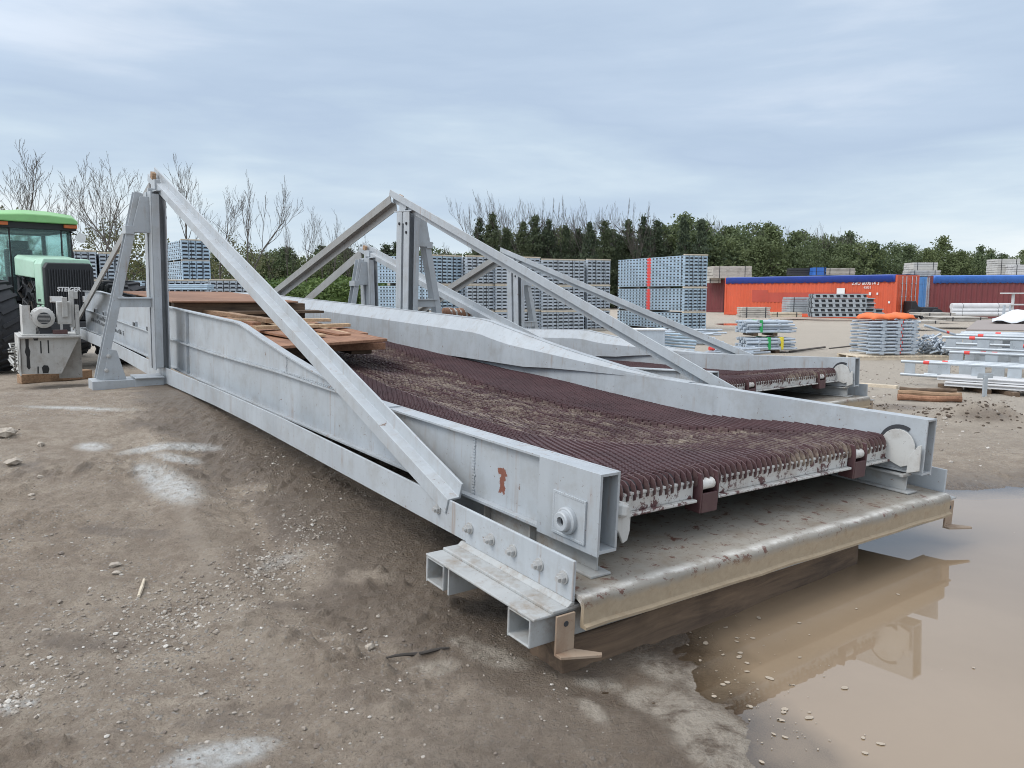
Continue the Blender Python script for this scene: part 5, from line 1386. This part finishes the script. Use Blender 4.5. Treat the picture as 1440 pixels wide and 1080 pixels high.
# dark machine by the container doors
root = empty('mini_loader', at(1290, 443, 46.5)); root.location.z = 0
b = MB(); b.loft([[(-.40,y,.25),(.45,y,.25),(.38,y,.72),(.05,y,.80),(-.1,y,1.12),(-.38,y,1.1)] for y in (0,1.0)]); b.build('body', BLACK, root, .05)
for x in (-.2,.5,1.2): 
    b = MB(); b.lathe((x-.05,-.1,.33),(0,1,0),[(0,.2),(.02,.32),(.25,.32),(.27,.2)],20); b.build('wheel', RUBBER, root, 0, 40)
b = MB(); b.box((.45,.2,.45),(1.3,.9,.75)); b.box((1.2,0,.1),(1.5,1.1,.3)); b.build('arm', DARK, root, .03)
tag(root, 'small dark machine with black wheels parked between the orange and blue containers', 'loader')

# ------------------------------------------------------------------ ground
xs = np.concatenate([-np.geomspace(9, 420, 60)[::-1], np.arange(-8.97, -3.6, .09), np.arange(-3.6, 4.6, .02), np.arange(4.6, 9.5, .07), np.geomspace(9.6, 420, 60)])
ys = np.concatenate([-np.geomspace(1, 60, 14)[::-1], np.arange(-.8, 1.9, .3), np.arange(1.9, 5.2, .02), np.arange(5.2, 7.6, .035), np.arange(7.6, 12, .06), np.arange(12, 20, .12), np.geomspace(20.3, 460, 110)])
X, Y = np.meshgrid(xs, ys); Z = gbase(X, Y)+gdetail(X, Y)
# sharp near detail
near = sstep(11, 5, Y)*sstep(-8, -6, X)
rid = 1-np.abs(2*vnoise(X*7+1.5*fbm(X*2,Y*2,3,90), Y*7, 91)-1)
Z = Z + near*(.012*fbm(X*28, Y*28, 2, 92) + .010*(rid**4)*sstep(.45,.62,vnoise(X*.9,Y*.9,93)))
crumb = np.maximum(0, vnoise(X*19, Y*19, 121)-.66)*.05+np.maximum(0, vnoise(X*41, Y*41, 123)-.6)*.026
Z = Z + near*crumb*(.6+2.0*sstep(.4,.65,vnoise(X*1.7,Y*1.7,125)))*sstep(-.03,.01,gbase(X,Y))
me = bpy.data.meshes.new('ground'); nx, ny = len(xs), len(ys)
me.from_pydata(np.stack([X.ravel(), Y.ravel(), Z.ravel()], 1).tolist(), [], [(j*nx+i, j*nx+i+1, (j+1)*nx+i+1, (j+1)*nx+i) for j in range(ny-1) for i in range(nx-1)])
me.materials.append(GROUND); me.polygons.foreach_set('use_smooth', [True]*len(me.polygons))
def attr(name, val):
    a = me.attributes.new(name, 'FLOAT', 'POINT'); a.data.foreach_set('value', np.clip(val, 0, 1).astype(np.float32).ravel())
Zb = gbase(X, Y)
wet = sstep(.065, -.015, Zb)*sstep(7.7, 6.5, Y)*sstep(7.5, 6, X)
uu = (X-M1[0][3])*_Ux+(Y-M1[1][3])*_Uy; vv = (X-M1[0][3])*_Nx+(Y-M1[1][3])*_Ny
nz = fbm(X*1.6, Y*1.6, 4, 101)
strip0 = sstep(-.95, -.25, vv+nz*.9)*sstep(3.8, 3.3, vv)*sstep(-.6, 0, uu)*sstep(9.5, 6, uu)
damp_shade = sstep(.38, .62, strip0*.8+fbm(X*5, Y*5, 5, 141)*.9+.06)*strip0**.5
wet = np.maximum(wet, damp_shade*.85)  # damp soil plus painted shade along and under the near conveyor
attr('far', sstep(9, 20, Y+nz*3+np.maximum(0, X)*.9-4*(X < -2)))
# silt, dried foam and spilt lime, found by where the photo shows them on the ground
PX, PY = proj_px(X, Y, Z)
def spot(px, py, sx, sy, rot=0, soft=.8):
    c, q = math.cos(R(rot)), math.sin(R(rot)); dx, dy = PX-px, PY-py
    return sstep(1.45, .5, np.sqrt(((dx*c+dy*q)/sx)**2+((-dx*q+dy*c)/sy)**2)+nz*soft)
wet = np.maximum(wet, .75*np.maximum.reduce([spot(1385,584,40,9,0,.6), spot(1262,572,42,4,3,.6), spot(940,905,55,40,-30,.5)]))
wet = np.maximum(wet, .6*sstep(.42,.6,vnoise(X*9,Y*9,151)+.35*fbm(X*30,Y*30,3,153))*np.maximum.reduce([spot(250,1018,190,14,-3,.7), spot(680,880,110,12,-12,.8), spot(120,905,90,12,5,.8), spot(430,985,120,12,-8,.8), spot(150,745,110,9,3,.8), spot(60,660,60,12,0,.8)]))
attr('wet', wet)
silt = 0
for a in ((1000,1030,95,34,38),(945,995,55,20,28),(1070,1075,75,34,40),(1030,1062,70,30,40),(905,985,32,14,15),(850,965,38,9,10),(835,1000,25,10,40),(610,940,32,10,-8),(700,925,40,12,15),(655,905,22,8,20),(930,940,40,16,20),(985,955,24,18,30)):
    silt = silt + 1.3*spot(*a)*(1 if a[0] > 800 else .8)
rut = (.35*np.exp(-((vv+.93+.1*np.sin(uu*1.3))/.06)**2)*sstep(.2,1,uu)*sstep(4.5,3,uu))
attr('silt', np.maximum(silt, rut))
pale = 0
for a in ((236,680,46,20,22),(215,664,24,8,10),(305,1064,72,19,-10),(345,1052,40,12,-10),(130,628,24,6,0),(205,632,34,4,-8),(262,628,44,5,3),(250,645,30,5,10),(110,574,70,2.2,2),(8,995,14,8,20),(38,988,14,5,0),(395,790,30,8,-20)):
    pale = pale + spot(*a, soft=.55)*(1 if a[0] != 395 else .4)
attr('pale', pale)
me.update()
gr = bpy.data.objects.new('ground', me); COL.objects.link(gr); tag(gr, kind='structure')
# water
def water(xs, ys):
    A, B = np.meshgrid(xs, ys); dp = WATER_Z-(gbase(A, B)+gdetail(A, B)); n = len(xs)
    me = bpy.data.meshes.new('puddle_water'); me.from_pydata(np.stack([A.ravel(), B.ravel(), np.full(A.size, WATER_Z)], 1).tolist(), [], [(j*n+i, j*n+i+1, (j+1)*n+i+1, (j+1)*n+i) for j in range(len(ys)-1) for i in range(n-1)])
    me.materials.append(WATER); at_ = me.attributes.new('depth', 'FLOAT', 'POINT'); at_.data.foreach_set('value', np.clip(dp, 0, 1).astype(np.float32).ravel())
    o = bpy.data.objects.new('puddle_water', me); COL.objects.link(o); return tag(o, kind='structure')
water(np.concatenate([np.arange(.1, 2.2, .03), np.arange(2.2, 9.01, .1)]), np.concatenate([np.arange(1.5, 5, .03), np.arange(5, 7.61, .06)]))
water(np.arange(9.5, 13.9, .2), np.arange(38.5, 43.6, .2))
# froth flakes on the water
b = MB(); rs = random.Random(31); n = 0
while n < 150:
    t = rs.random(); px = rs.gauss(1005+75*t, 34+30*t); py = 850+220*t+rs.gauss(0, 14)
    if rs.random() < .12: px = rs.uniform(1000,1430); py = rs.uniform(760,1070)
    g = gp(px, py)
    if gz(g.x, g.y) > WATER_Z-.006: 
        if rs.random() < .9: continue
    r = .0018+.011*rs.random()**3.2; k = 12; a0 = rs.uniform(0,6.28); el = rs.uniform(1.0,1.9); ph = rs.uniform(0,3.14)
    z = WATER_Z+.0035
    pts = []
    for i in range(k):
        a = 2*math.pi*i/k; rr = r*rs.uniform(.85,1.12); x, y = rr*el*math.cos(a), rr*math.sin(a); pts.append((g.x+x*math.cos(ph)-y*math.sin(ph), g.y+x*math.sin(ph)+y*math.cos(ph), z))
    b.plate(pts, (0,0,1), .0005); n += 1
o = b.build('foam', FOAM); tag(o, kind='stuff', label='pale froth flakes drifting at the near edge of the puddle', cat='foam')

# stones
def rock(b, c, r, rs, flat=.7, mat=0):
    ico = [(-.53,0,.85),(.53,0,.85),(-.53,0,-.85),(.53,0,-.85),(0,.85,.53),(0,.85,-.53),(0,-.85,.53),(0,-.85,-.53),(.85,.53,0),(-.85,.53,0),(.85,-.53,0),(-.85,-.53,0)]
    F = [(0,4,1),(0,9,4),(9,5,4),(4,5,8),(4,8,1),(8,10,1),(8,3,10),(5,3,8),(5,2,3),(2,7,3),(7,10,3),(7,6,10),(7,11,6),(11,0,6),(0,1,6),(6,1,10),(9,0,11),(9,11,2),(9,2,5),(7,2,11)]
    a = rs.uniform(0,6.28); ca, sa = math.cos(a), math.sin(a); sx, sy, sz = rs.uniform(.7,1.3), rs.uniform(.7,1.2), flat*rs.uniform(.7,1.1)
    V = []
    for x, y, z in ico:
        k = r*rs.uniform(.82,1.15); x, y, z = x*sx*k, y*sy*k, z*sz*k; V.append((c[0]+x*ca-y*sa, c[1]+x*sa+y*ca, c[2]+z))
    b.add(V, F, mat)
b = MB(); rs = random.Random(77); n = 0
clusters = [(395,795,.28,140),(640,445,.0,0),(430,745,.35,120),(480,900,.25,40),(255,870,.3,120),(20,985,.16,90),(330,840,.45,90),(385,800,.42,90),(250,860,.5,110),(20,970,.3,60),(130,905,.5,70),(420,690,.7,90),(380,640,.8,120),(60,760,.6,60),(300,960,.6,60),(500,980,.5,40),(560,640,.8,150),(470,620,.9,150)]
for px, py, s, m in clusters:
    if not m: continue
    g = gp(px, py)
    for k in range(int(m*3.4)):
        x, y = g.x+rs.gauss(0,s*.42), g.y+rs.gauss(0,s*.6); r = min(.018, abs(rs.gauss(0,.0042))+.0025)
        if y > 1.9: rock(b, (x,y,gz(x,y)+r*.25), r, rs)
for k in range(5600):
    y = 2.2+9.5*rs.random()**1.6; x = rs.uniform(-.72,.75)*y*1.05
    if float(gbase(x,y)) < -.005 or (x > .4 and y < 3.4): continue
    r = min(.02, abs(rs.gauss(0,.0032))+.0022); rock(b, (x,y,gz(x,y)+r*.2), r, rs)
for k in range(1500):
    x = rs.uniform(2.5,12); y = rs.uniform(7.2,18)
    r = min(.05, abs(rs.gauss(0,.010))+.006); rock(b, (x,y,gz(x,y)+r*.2), r, rs)
o = b.build('loose_gravel', STONES, None, 0); tag(o, kind='stuff', label='loose gravel scattered over the muddy yard', cat='gravel')
for (px, py, r, lab) in ((10,615,.085,'largest rough stone on the mud at the left edge'),(58,628,.035,'dark clod of earth right of the stone at the left edge'),(162,798,.028,'round tan stone above the pale wood splinter'),(165,808,.022,'dark round stone touching the round tan one'),(520,914,.028,'single dark stone left of the crooked twig'),(44,698,.022,'small tan stone alone on the mud at the left'),(57,672,.022,'small grey stone near the left edge, above the tan one'),(18,655,.055,'dark clod of earth below the large stone at the left edge')):
    b = MB(); g = gp(px, py); rs = random.Random(px); rock(b, (g.x,g.y,gz(g.x,g.y)+r*.35), r, rs, .75)
    o = b.build('stone', STONE, None, 0); sd = o.modifiers.new('round','SUBSURF'); sd.levels = sd.render_levels = 1; sd.subdivision_type = 'SIMPLE'; dt = bpy.data.textures.new('stone_relief', 'CLOUDS'); dt.noise_scale = .03; dm = o.modifiers.new('relief', 'DISPLACE'); dm.texture = dt; dm.strength = r*.5
    tag(o, lab, 'stone', 'stones on the mud')
b = MB(); rs = random.Random(8)
for k in range(260):
    a, c = rs.gauss(0,.4), rs.gauss(0,.33); x, y = 6.15+a, 10.3+c; r = abs(rs.gauss(0,.010))+.006; rock(b,(x,y,gz(x,y)+r*.3),r,rs,.7)
for k in range(150):
    x, y = 5.0+rs.gauss(0,.55), 11.0+rs.gauss(0,.15); r = abs(rs.gauss(0,.009))+.006; rock(b,(x,y,gz(x,y)+r*.3),r,rs,.9)
o = b.build('soil_clods', plain('dark_soil', (.10,.075,.055), .95, scale=20)); tag(o, kind='stuff', label='crumbled dark clods on the small dirt heap right of the conveyors', cat='soil')
# ------------------------------------------------------------------ trees
def bare_mesh(seed, h=10, spread=.5, low=.32, dens=1.0):
    """tapering trunk that breaks into limbs curving outward, then upward"""
    rs = random.Random(seed); b = MB()
    def limb(p, d, L, r, lev):
        n = 6 if lev < 2 else 4; pts = [p]; q = p.copy(); dd = d.copy()
        for i in range(n):
            lift = .02 if lev == 0 else .16
            dd = (dd+Vector((rs.gauss(0,.13),rs.gauss(0,.13),rs.gauss(0,.05)+lift))).normalized(); q = q+dd*(L/n); pts.append(q.copy())
        b.tube(pts, [max(.0095, r*(1-.8*i/n)) for i in range(n+1)], (7,5,4,3)[lev], 0, False)
        if lev >= 3: return
        m = max(2, int(((10,7,4)[lev])*dens+rs.random()))
        for k in range(m):
            t = low+(1-low)*(k+rs.random())/m if lev == 0 else .22+.76*(k+rs.random())/m
            i = min(n-1, int(t*n)); o = pts[i].lerp(pts[i+1], t*n-i); a = rs.uniform(0,6.283)
            along = (pts[i+1]-pts[i]).normalized(); side = along.orthogonal().normalized(); side = side*math.cos(a)+along.cross(side)*math.sin(a)
            ang = spread*rs.uniform(.75,1.35)
            nd = (along*math.cos(ang)+side*math.sin(ang)).normalized()
            if nd.z < -.05: nd.z *= -.4
            LL = L*(rs.uniform(.38,.62)*(1.25-.75*t) if lev == 0 else rs.uniform(.35,.6)*(1.15-.5*t))
            limb(o, nd.normalized(), LL, max(.007, r*(1-.75*t)*rs.uniform(.45,.62)), lev+1)
    limb(Vector((0,0,0)), Vector((rs.gauss(0,.05),rs.gauss(0,.05),1)).normalized(), h*.97, h*.0115, 0)
    return b
def leaf(V, F, c, s, rs):
    a = Vector((rs.gauss(0,1),rs.gauss(0,1),rs.gauss(0,.7))).normalized(); u = a.orthogonal().normalized(); v = a.cross(u)
    k = rs.uniform(0,6.28); u2 = u*math.cos(k)+v*math.sin(k); v2 = a.cross(u2); l, w = s*rs.uniform(.8,1.4), s*rs.uniform(.4,.7); o = len(V)
    V += [c-u2*l, c-v2*w, c+u2*l, c+v2*w]; F.append((o,o+1,o+2,o+3))
def crown_mesh(seed, shape, h, w, n_cl, n_lf, ls, base=.12, cl=.55):
    """leaf clumps through an irregular crown"""
    rs = random.Random(seed); V = []; F = []
    lob = [(rs.uniform(0,6.28), rs.uniform(.2,.95), rs.uniform(.25,.5)) for _ in range(7)]
    for k in range(n_cl):
        t = rs.random()**.85; z = h*(base+(1-base)*t)
        if shape == 'cone': R_ = w*(1.02-t)**.8*(1+.25*math.sin(t*23+seed))
        elif shape == 'column': R_ = w*(.45+.55*math.sin(min(1,t*1.15)*math.pi)**.6)*(1 if t < .8 else (1.04-t)*4)
        else: R_ = w*max(.12, math.sin(math.pi*min(.97, t*.88+.10)))**.7
        a = rs.uniform(0,6.283)
        for la, lt, lr in lob:
            if abs(((a-la+3.14) % 6.28)-3.14) < .6 and abs(t-lt) < .18: R_ *= 1+lr
        rr = R_*rs.random()**.45; c = Vector((rr*math.cos(a), rr*math.sin(a), z)); cs = cl*rs.uniform(.5,1.3)
        for j in range(n_lf):
            leaf(V, F, c+Vector((rs.gauss(0,cs*.5),rs.gauss(0,cs*.5),rs.gauss(0,cs*.33))), ls, rs)
    return V, F
def make_tree(name, crown, trunk_h, trunk_r, mat, bark, twigs=None, limbs=None):
    root = empty(name); V, F = crown; me = bpy.data.meshes.new('crown'); me.from_pydata(V, [], F); me.materials.append(mat); o = bpy.data.objects.new('crown', me); COL.objects.link(o); o.parent = root
    b = MB(); rs = random.Random(len(V)); pts = [Vector((rs.gauss(0,.04)*i,rs.gauss(0,.04)*i,trunk_h*i/6)) for i in range(7)]
    b.tube(pts, [trunk_r*(1-.8*i/6) for i in range(7)], 7)
    for k in range(9):
        i = rs.randint(1,5); a = rs.uniform(0,6.28); L = trunk_h*.2*rs.uniform(.6,1.2); p = pts[i]; b.tube([p, p+Vector((math.cos(a)*L*.5,math.sin(a)*L*.5,L*.25)), p+Vector((math.cos(a)*L,math.sin(a)*L,L*.6))], [trunk_r*.4,trunk_r*.25,trunk_r*.08], 5)
    b.build('trunk', bark, root, 0, 60)
    return root
bares = []
for k, (hh, sp, lo, de) in enumerate(((10,.52,.42,.9),(10,.42,.46,.85),(10,.58,.40,.9),(10,.36,.45,.75),(10,.36,.35,.8),(10,.32,.3,.9))):
    root = empty('bare_tree'); bm_ = bare_mesh(100+k, hh, sp, lo, de); top = max(v[2] for v in bm_.v); bm_.build('branches', BARK, root, 0, 60, recalc=False); root.location = (0,0,-500); bares.append((root, top))
spruces = [(make_tree('spruce_tree', crown_mesh(200+k, 'cone', 8, 1.5, 230, 15, .11, .04, .36), 8.2, .1, LEAF_S, BARKD), 8) for k in range(4)]
leafy = [(make_tree('leafy_tree', crown_mesh(300+k, ['round','column','round','column'][k], 8, [2.2,1.5,2.6,1.3][k], 230, 14, .13, .05, .62), 6, .13, LEAF_D, BARKD), 8) for k in range(4)]
sparse = [(make_tree('sparse_tree', crown_mesh(400+k, 'round', 6, 2.2, 95, 8, .10, .25, .6), 5, .09, LEAF_Y, BARK), 6) for k in range(2)]
bushes = [(make_tree('bush', crown_mesh(500+k, 'round', 1.6, 1.5, 150, 16, .055, .0, .3), .9, .03, LEAF_B, BARK), 1.6) for k in range(2)]
used = set(); rt = random.Random(55)
def plant(pool, px, D, ytop, label, cat, group, k=None, wid=1.0, h=None):
    proto, ph = pool[(k if k is not None else rt.randrange(len(pool))) % len(pool)]
    o = proto if proto.name not in used else copy_tree(proto); used.add(o.name)
    p = at(px, 410, D); H = h or (zat(ytop, D)+.1); s = H/ph
    o.location = (p.x, p.y, -.1); o.rotation_euler = (0,0,rt.uniform(0,6.28)); o.scale = (s*wid*rt.uniform(.9,1.1), s*wid*rt.uniform(.9,1.1), s)
    return tag(o, label, cat, group)
G1 = 'bare trees at the left'
left = [(14,226,48,'bare tree at the left edge above the tractor cab',2),(55,199,47,'tall bare tree rising behind the tractor cab',0),(98,250,50,'slender bare tree just right of the tractor cab roof',1),(128,206,46,'bare tree with a thick trunk between tractor and near tower',2),(170,205,47,'bare tree close left of the near tower',1),(188,262,52,'short bare tree directly behind the near tower leg',1),(272,217,47,'broad bare tree right of the near tower top',0),(306,262,52,'bare tree behind the upper half of the near brace',2),(341,243,48,'bare tree with straight trunk right of the near brace',1),(362,237,49,'slim bare tree beside the straight trunked one',3)]
for px, yt, D, lab, k in left: plant(bares, px, D, yt, lab, 'bare tree', G1, k, .95)
G2 = 'thin bare trunks in the gap left of the second tower'
for px, yt, k in ((398,300,3),(412,330,1),(436,290,0),(447,318,3),(465,292,3),(478,330,1),(490,318,0),(506,322,3),(380,340,3),(600,333,0),(618,345,2),(632,340,0)):
    plant(bares, px, 58+rt.uniform(-3,3), yt, 'thin bare tree above the green scrub between the two conveyor towers', 'bare tree', G2, k, .8)
G3 = 'bare crowns above the dark middle trees'
for px in (682,690,703,712,724,733,742,752,762,772,782,791,801,810,820,830,842,853,868,880,895,908,925,940,960,1000):
    yt = {0:286,1:272,2:279}[px % 3] + (0 if px < 830 else (px-830)*.22); plant(bares, px, 80+rt.uniform(-3,5), yt, 'bare twiggy tree rising above the dark trees behind the plank stacks', 'bare tree', G3, 4+rt.randrange(2), .75)
G4 = 'bare trees among the dense trees at the right'
for px, yt in ((975,300),(990,306),(1012,302),(1030,310),(1045,312),(1185,326),(1215,330),(1080,326),(1092,318),(1112,316),(1126,322),(1140,318),(1153,315),(1166,318),(1060,318)):
    plant(bares, px, 84, yt, 'bare grey tree standing out of the dense trees above the orange container', 'bare tree', G4, rt.choice((0,2,4)), .8)
G5 = 'dark evergreens in the tree belt'
for px in list(range(676, 990, 19)):
    yt = {0:312,1:300,2:322,3:306}[(px//13) % 4] + (px-676)*.02; plant(spruces, px+rt.uniform(-5,5), 76+rt.uniform(-4,8), yt+rt.uniform(-6,8), 'dark narrow evergreen in the tree belt behind the plank stacks', 'evergreen tree', G5, None, .85)
    plant(spruces, px+rt.uniform(-6,6), 82+rt.uniform(-3,3), yt+rt.uniform(12,30), 'dark narrow evergreen in the tree belt behind the plank stacks', 'evergreen tree', G5, None, 1.3)
for px in range(375, 660, 15):
    plant(spruces, px+rt.uniform(-5,5), 66+rt.uniform(-4,6), 352+rt.uniform(-12,12), 'dark evergreen in the gap between the two conveyor towers', 'evergreen tree', 'evergreens between the towers', None, 1.3)
for px in range(362, 668, 12):
    plant(leafy, px+rt.uniform(-5,5), 62+rt.uniform(-3,3), 362+rt.uniform(-12,10), 'dark leafy tree low in the gap between the two conveyor towers', 'leafy tree', 'low leafy trees between the towers', None, 1.2)
for px in range(684, 960, 17):
    plant(leafy, px+rt.uniform(-6,6), 86+rt.uniform(-3,3), 330+rt.uniform(-12,12), 'dark leafy tree among the evergreens behind the plank stacks', 'leafy tree', 'leafy trees among the evergreens', 1+2*rt.randrange(2), 1.0)
G6 = 'dense leafy trees along the right of the yard'
for px in range(955, 1500, 15):
    f = (px-955)/500; yt = 316+42*min(1, f*1.05)
    for q in range(2): plant(leafy, px+rt.uniform(-7,7), 80+14*q+rt.uniform(-3,4), yt+rt.choice((-10,-5,-2,2,5,9,14))+rt.uniform(-3,3)+2*q, 'dense dark leafy tree in the row behind the shipping containers', 'leafy tree', G6, None, rt.uniform(.75,1.25))
G7 = 'sparse leafing trees at the left'
for px, yt, D in ((5,262,55),(30,300,52),(75,318,56),(112,322,52),(150,300,54),(165,285,55),(185,310,56),(205,300,57),(240,330,58),(262,325,55),(300,322,56),(330,312,58),(352,318,56),(375,330,60),(392,345,62)):
    plant(sparse, px, D, yt+28, 'sparse tree with few olive leaves among the bare trees at the left', 'sparse tree', G7, None, 1.0)
for px in range(120, 400, 24):
    plant(leafy, px+rt.uniform(-6,6), 66+rt.uniform(-3,3), 362+rt.uniform(-10,8), 'low dark leafy tree behind the bare trees at the left', 'leafy tree', 'low leafy trees at the left', None, 1.3)
G8 = 'bright green bushes between the towers'
for px in range(372, 540, 11):
    plant(bushes, px+rt.uniform(-4,4), 47+rt.uniform(-3,3), 398+rt.uniform(-7,6), 'bright green bush in front of the evergreens between the towers', 'bush', G8, None, 1.35)

# ------------------------------------------------------------------ sky, sun, camera
w = bpy.data.worlds.new('World'); scene.world = w; w.use_nodes = True; nt = w.node_tree; nt.nodes.clear()
def N(k, **kw):
    x = nt.nodes.new(k)
    for a, v in kw.items(): setattr(x, a, v)
    return x
SUN_EL, SUN_AZ = R(48), R(-112)       # azimuth from +Y towards +X: the sun sits behind cloud to the left
sky = N('ShaderNodeTexSky', sky_type='NISHITA'); sky.sun_disc = False; sky.sun_elevation = SUN_EL; sky.sun_rotation = SUN_AZ; sky.dust_density = 3
tc = N('ShaderNodeTexCoord'); sep = N('ShaderNodeSeparateXYZ'); nt.links.new(tc.outputs['Generated'], sep.inputs[0])
mp = N('ShaderNodeMapping'); mp.inputs['Scale'].default_value = (1.0,1.0,5.5); mp.inputs['Rotation'].default_value = (.06,.10,0); nt.links.new(tc.outputs['Generated'], mp.inputs['Vector'])
n1 = N('ShaderNodeTexNoise'); n1.inputs['Scale'].default_value = 1.35; n1.inputs['Detail'].default_value = 6; n1.inputs['Roughness'].default_value = .52; n1.inputs['Distortion'].default_value = .25; nt.links.new(mp.outputs[0], n1.inputs['Vector'])
r1 = N('ShaderNodeValToRGB'); e = r1.color_ramp.elements      # height above the horizon
stops = [(0.0,(8.0,8.5,8.7)),(.05,(7.5,8.15,8.5)),(.11,(6.0,7.0,7.8)),(.17,(4.9,5.95,7.1)),(.23,(4.2,5.2,6.6)),(.28,(4.6,5.6,6.95)),(.35,(5.9,6.7,7.8)),(.5,(7.6,8.2,9.2)),(1.0,(8.4,8.8,9.4))]
while len(e) > 1: e.remove(e[-1])
e[0].position = 0; e[0].color = (*stops[0][1],1)
for p, c in stops[1:]:
    k = e.new(p); k.color = (*c,1)
off = N('ShaderNodeMath', operation='MULTIPLY_ADD'); off.inputs[1].default_value = .54; off.inputs[2].default_value = -.27; nt.links.new(n1.outputs['Fac'], off.inputs[0])
n2 = N('ShaderNodeTexNoise'); n2.inputs['Scale'].default_value = 5.5; n2.inputs['Detail'].default_value = 7; n2.inputs['Roughness'].default_value = .6; n2.inputs['Distortion'].default_value = .6; nt.links.new(mp.outputs[0], n2.inputs['Vector'])
o2 = N('ShaderNodeMath', operation='MULTIPLY_ADD'); o2.inputs[1].default_value = .09; nt.links.new(n2.outputs['Fac'], o2.inputs[0]); nt.links.new(off.outputs[0], o2.inputs[2]); off = N('ShaderNodeMath', operation='SUBTRACT'); off.inputs[1].default_value = .045; nt.links.new(o2.outputs[0], off.inputs[0])
ad = N('ShaderNodeMath', operation='ADD'); nt.links.new(sep.outputs[2], ad.inputs[0]); nt.links.new(off.outputs[0], ad.inputs[1]); nt.links.new(ad.outputs[0], r1.inputs['Fac'])
# brighter cloud round the hidden sun
sv = N('ShaderNodeVectorMath', operation='DOT_PRODUCT'); sv.inputs[1].default_value = (math.sin(SUN_AZ)*math.cos(SUN_EL), math.cos(SUN_AZ)*math.cos(SUN_EL), math.sin(SUN_EL)); nt.links.new(tc.outputs['Generated'], sv.inputs[0])
gl = N('ShaderNodeMapRange'); gl.inputs['From Min'].default_value = .25; gl.inputs['From Max'].default_value = 1; gl.inputs['To Min'].default_value = 1; gl.inputs['To Max'].default_value = 1.8; nt.links.new(sv.outputs['Value'], gl.inputs['Value'])
m2 = N('ShaderNodeMix', data_type='RGBA', blend_type='MULTIPLY'); m2.inputs[0].default_value = 1; nt.links.new(r1.outputs[0], m2.inputs[6])
cb = N('ShaderNodeCombineColor'); 
for i in range(3): nt.links.new(gl.outputs[0], cb.inputs[i])
nt.links.new(cb.outputs[0], m2.inputs[7])
mx = N('ShaderNodeMix', data_type='RGBA'); mx.inputs[0].default_value = .93; nt.links.new(sky.outputs[0], mx.inputs[6]); nt.links.new(m2.outputs[2], mx.inputs[7])
bg = N('ShaderNodeBackground'); bg.inputs['Strength'].default_value = .1; out = N('ShaderNodeOutputWorld'); nt.links.new(mx.outputs[2], bg.inputs[0]); nt.links.new(bg.outputs[0], out.inputs[0])
sl = bpy.data.lights.new('sun', 'SUN'); sl.energy = 1.2; sl.angle = R(24); sl.color = (1,.97,.92)
so = bpy.data.objects.new('sun', sl); COL.objects.link(so)
sd = Vector((math.sin(SUN_AZ)*math.cos(SUN_EL), math.cos(SUN_AZ)*math.cos(SUN_EL), math.sin(SUN_EL))); so.rotation_euler = sd.to_track_quat('Z','Y').to_euler(); so.location = sd*50
cam = bpy.data.cameras.new('camera'); cam.sensor_width = 36; cam.lens = CAM_F/1440*36; cam.clip_end = 2000; cam.clip_start = .05
co = bpy.data.objects.new('camera', cam); COL.objects.link(co); co.location = (0,0,CAM_H); co.rotation_euler = (R(90)-PITCH,0,0); scene.camera = co
scene.view_settings.view_transform = 'Standard'; scene.view_settings.look = 'None'; scene.view_settings.exposure = .28; scene.view_settings.gamma = 1
scene.cycles.filter_width = 1.0; scene.cycles.max_bounces = 6; scene.cycles.transparent_max_bounces = 8; scene.cycles.use_denoising = True; scene.cycles.denoising_prefilter = 'ACCURATE'; scene.cycles.denoising_input_passes = 'RGB_ALBEDO_NORMAL'
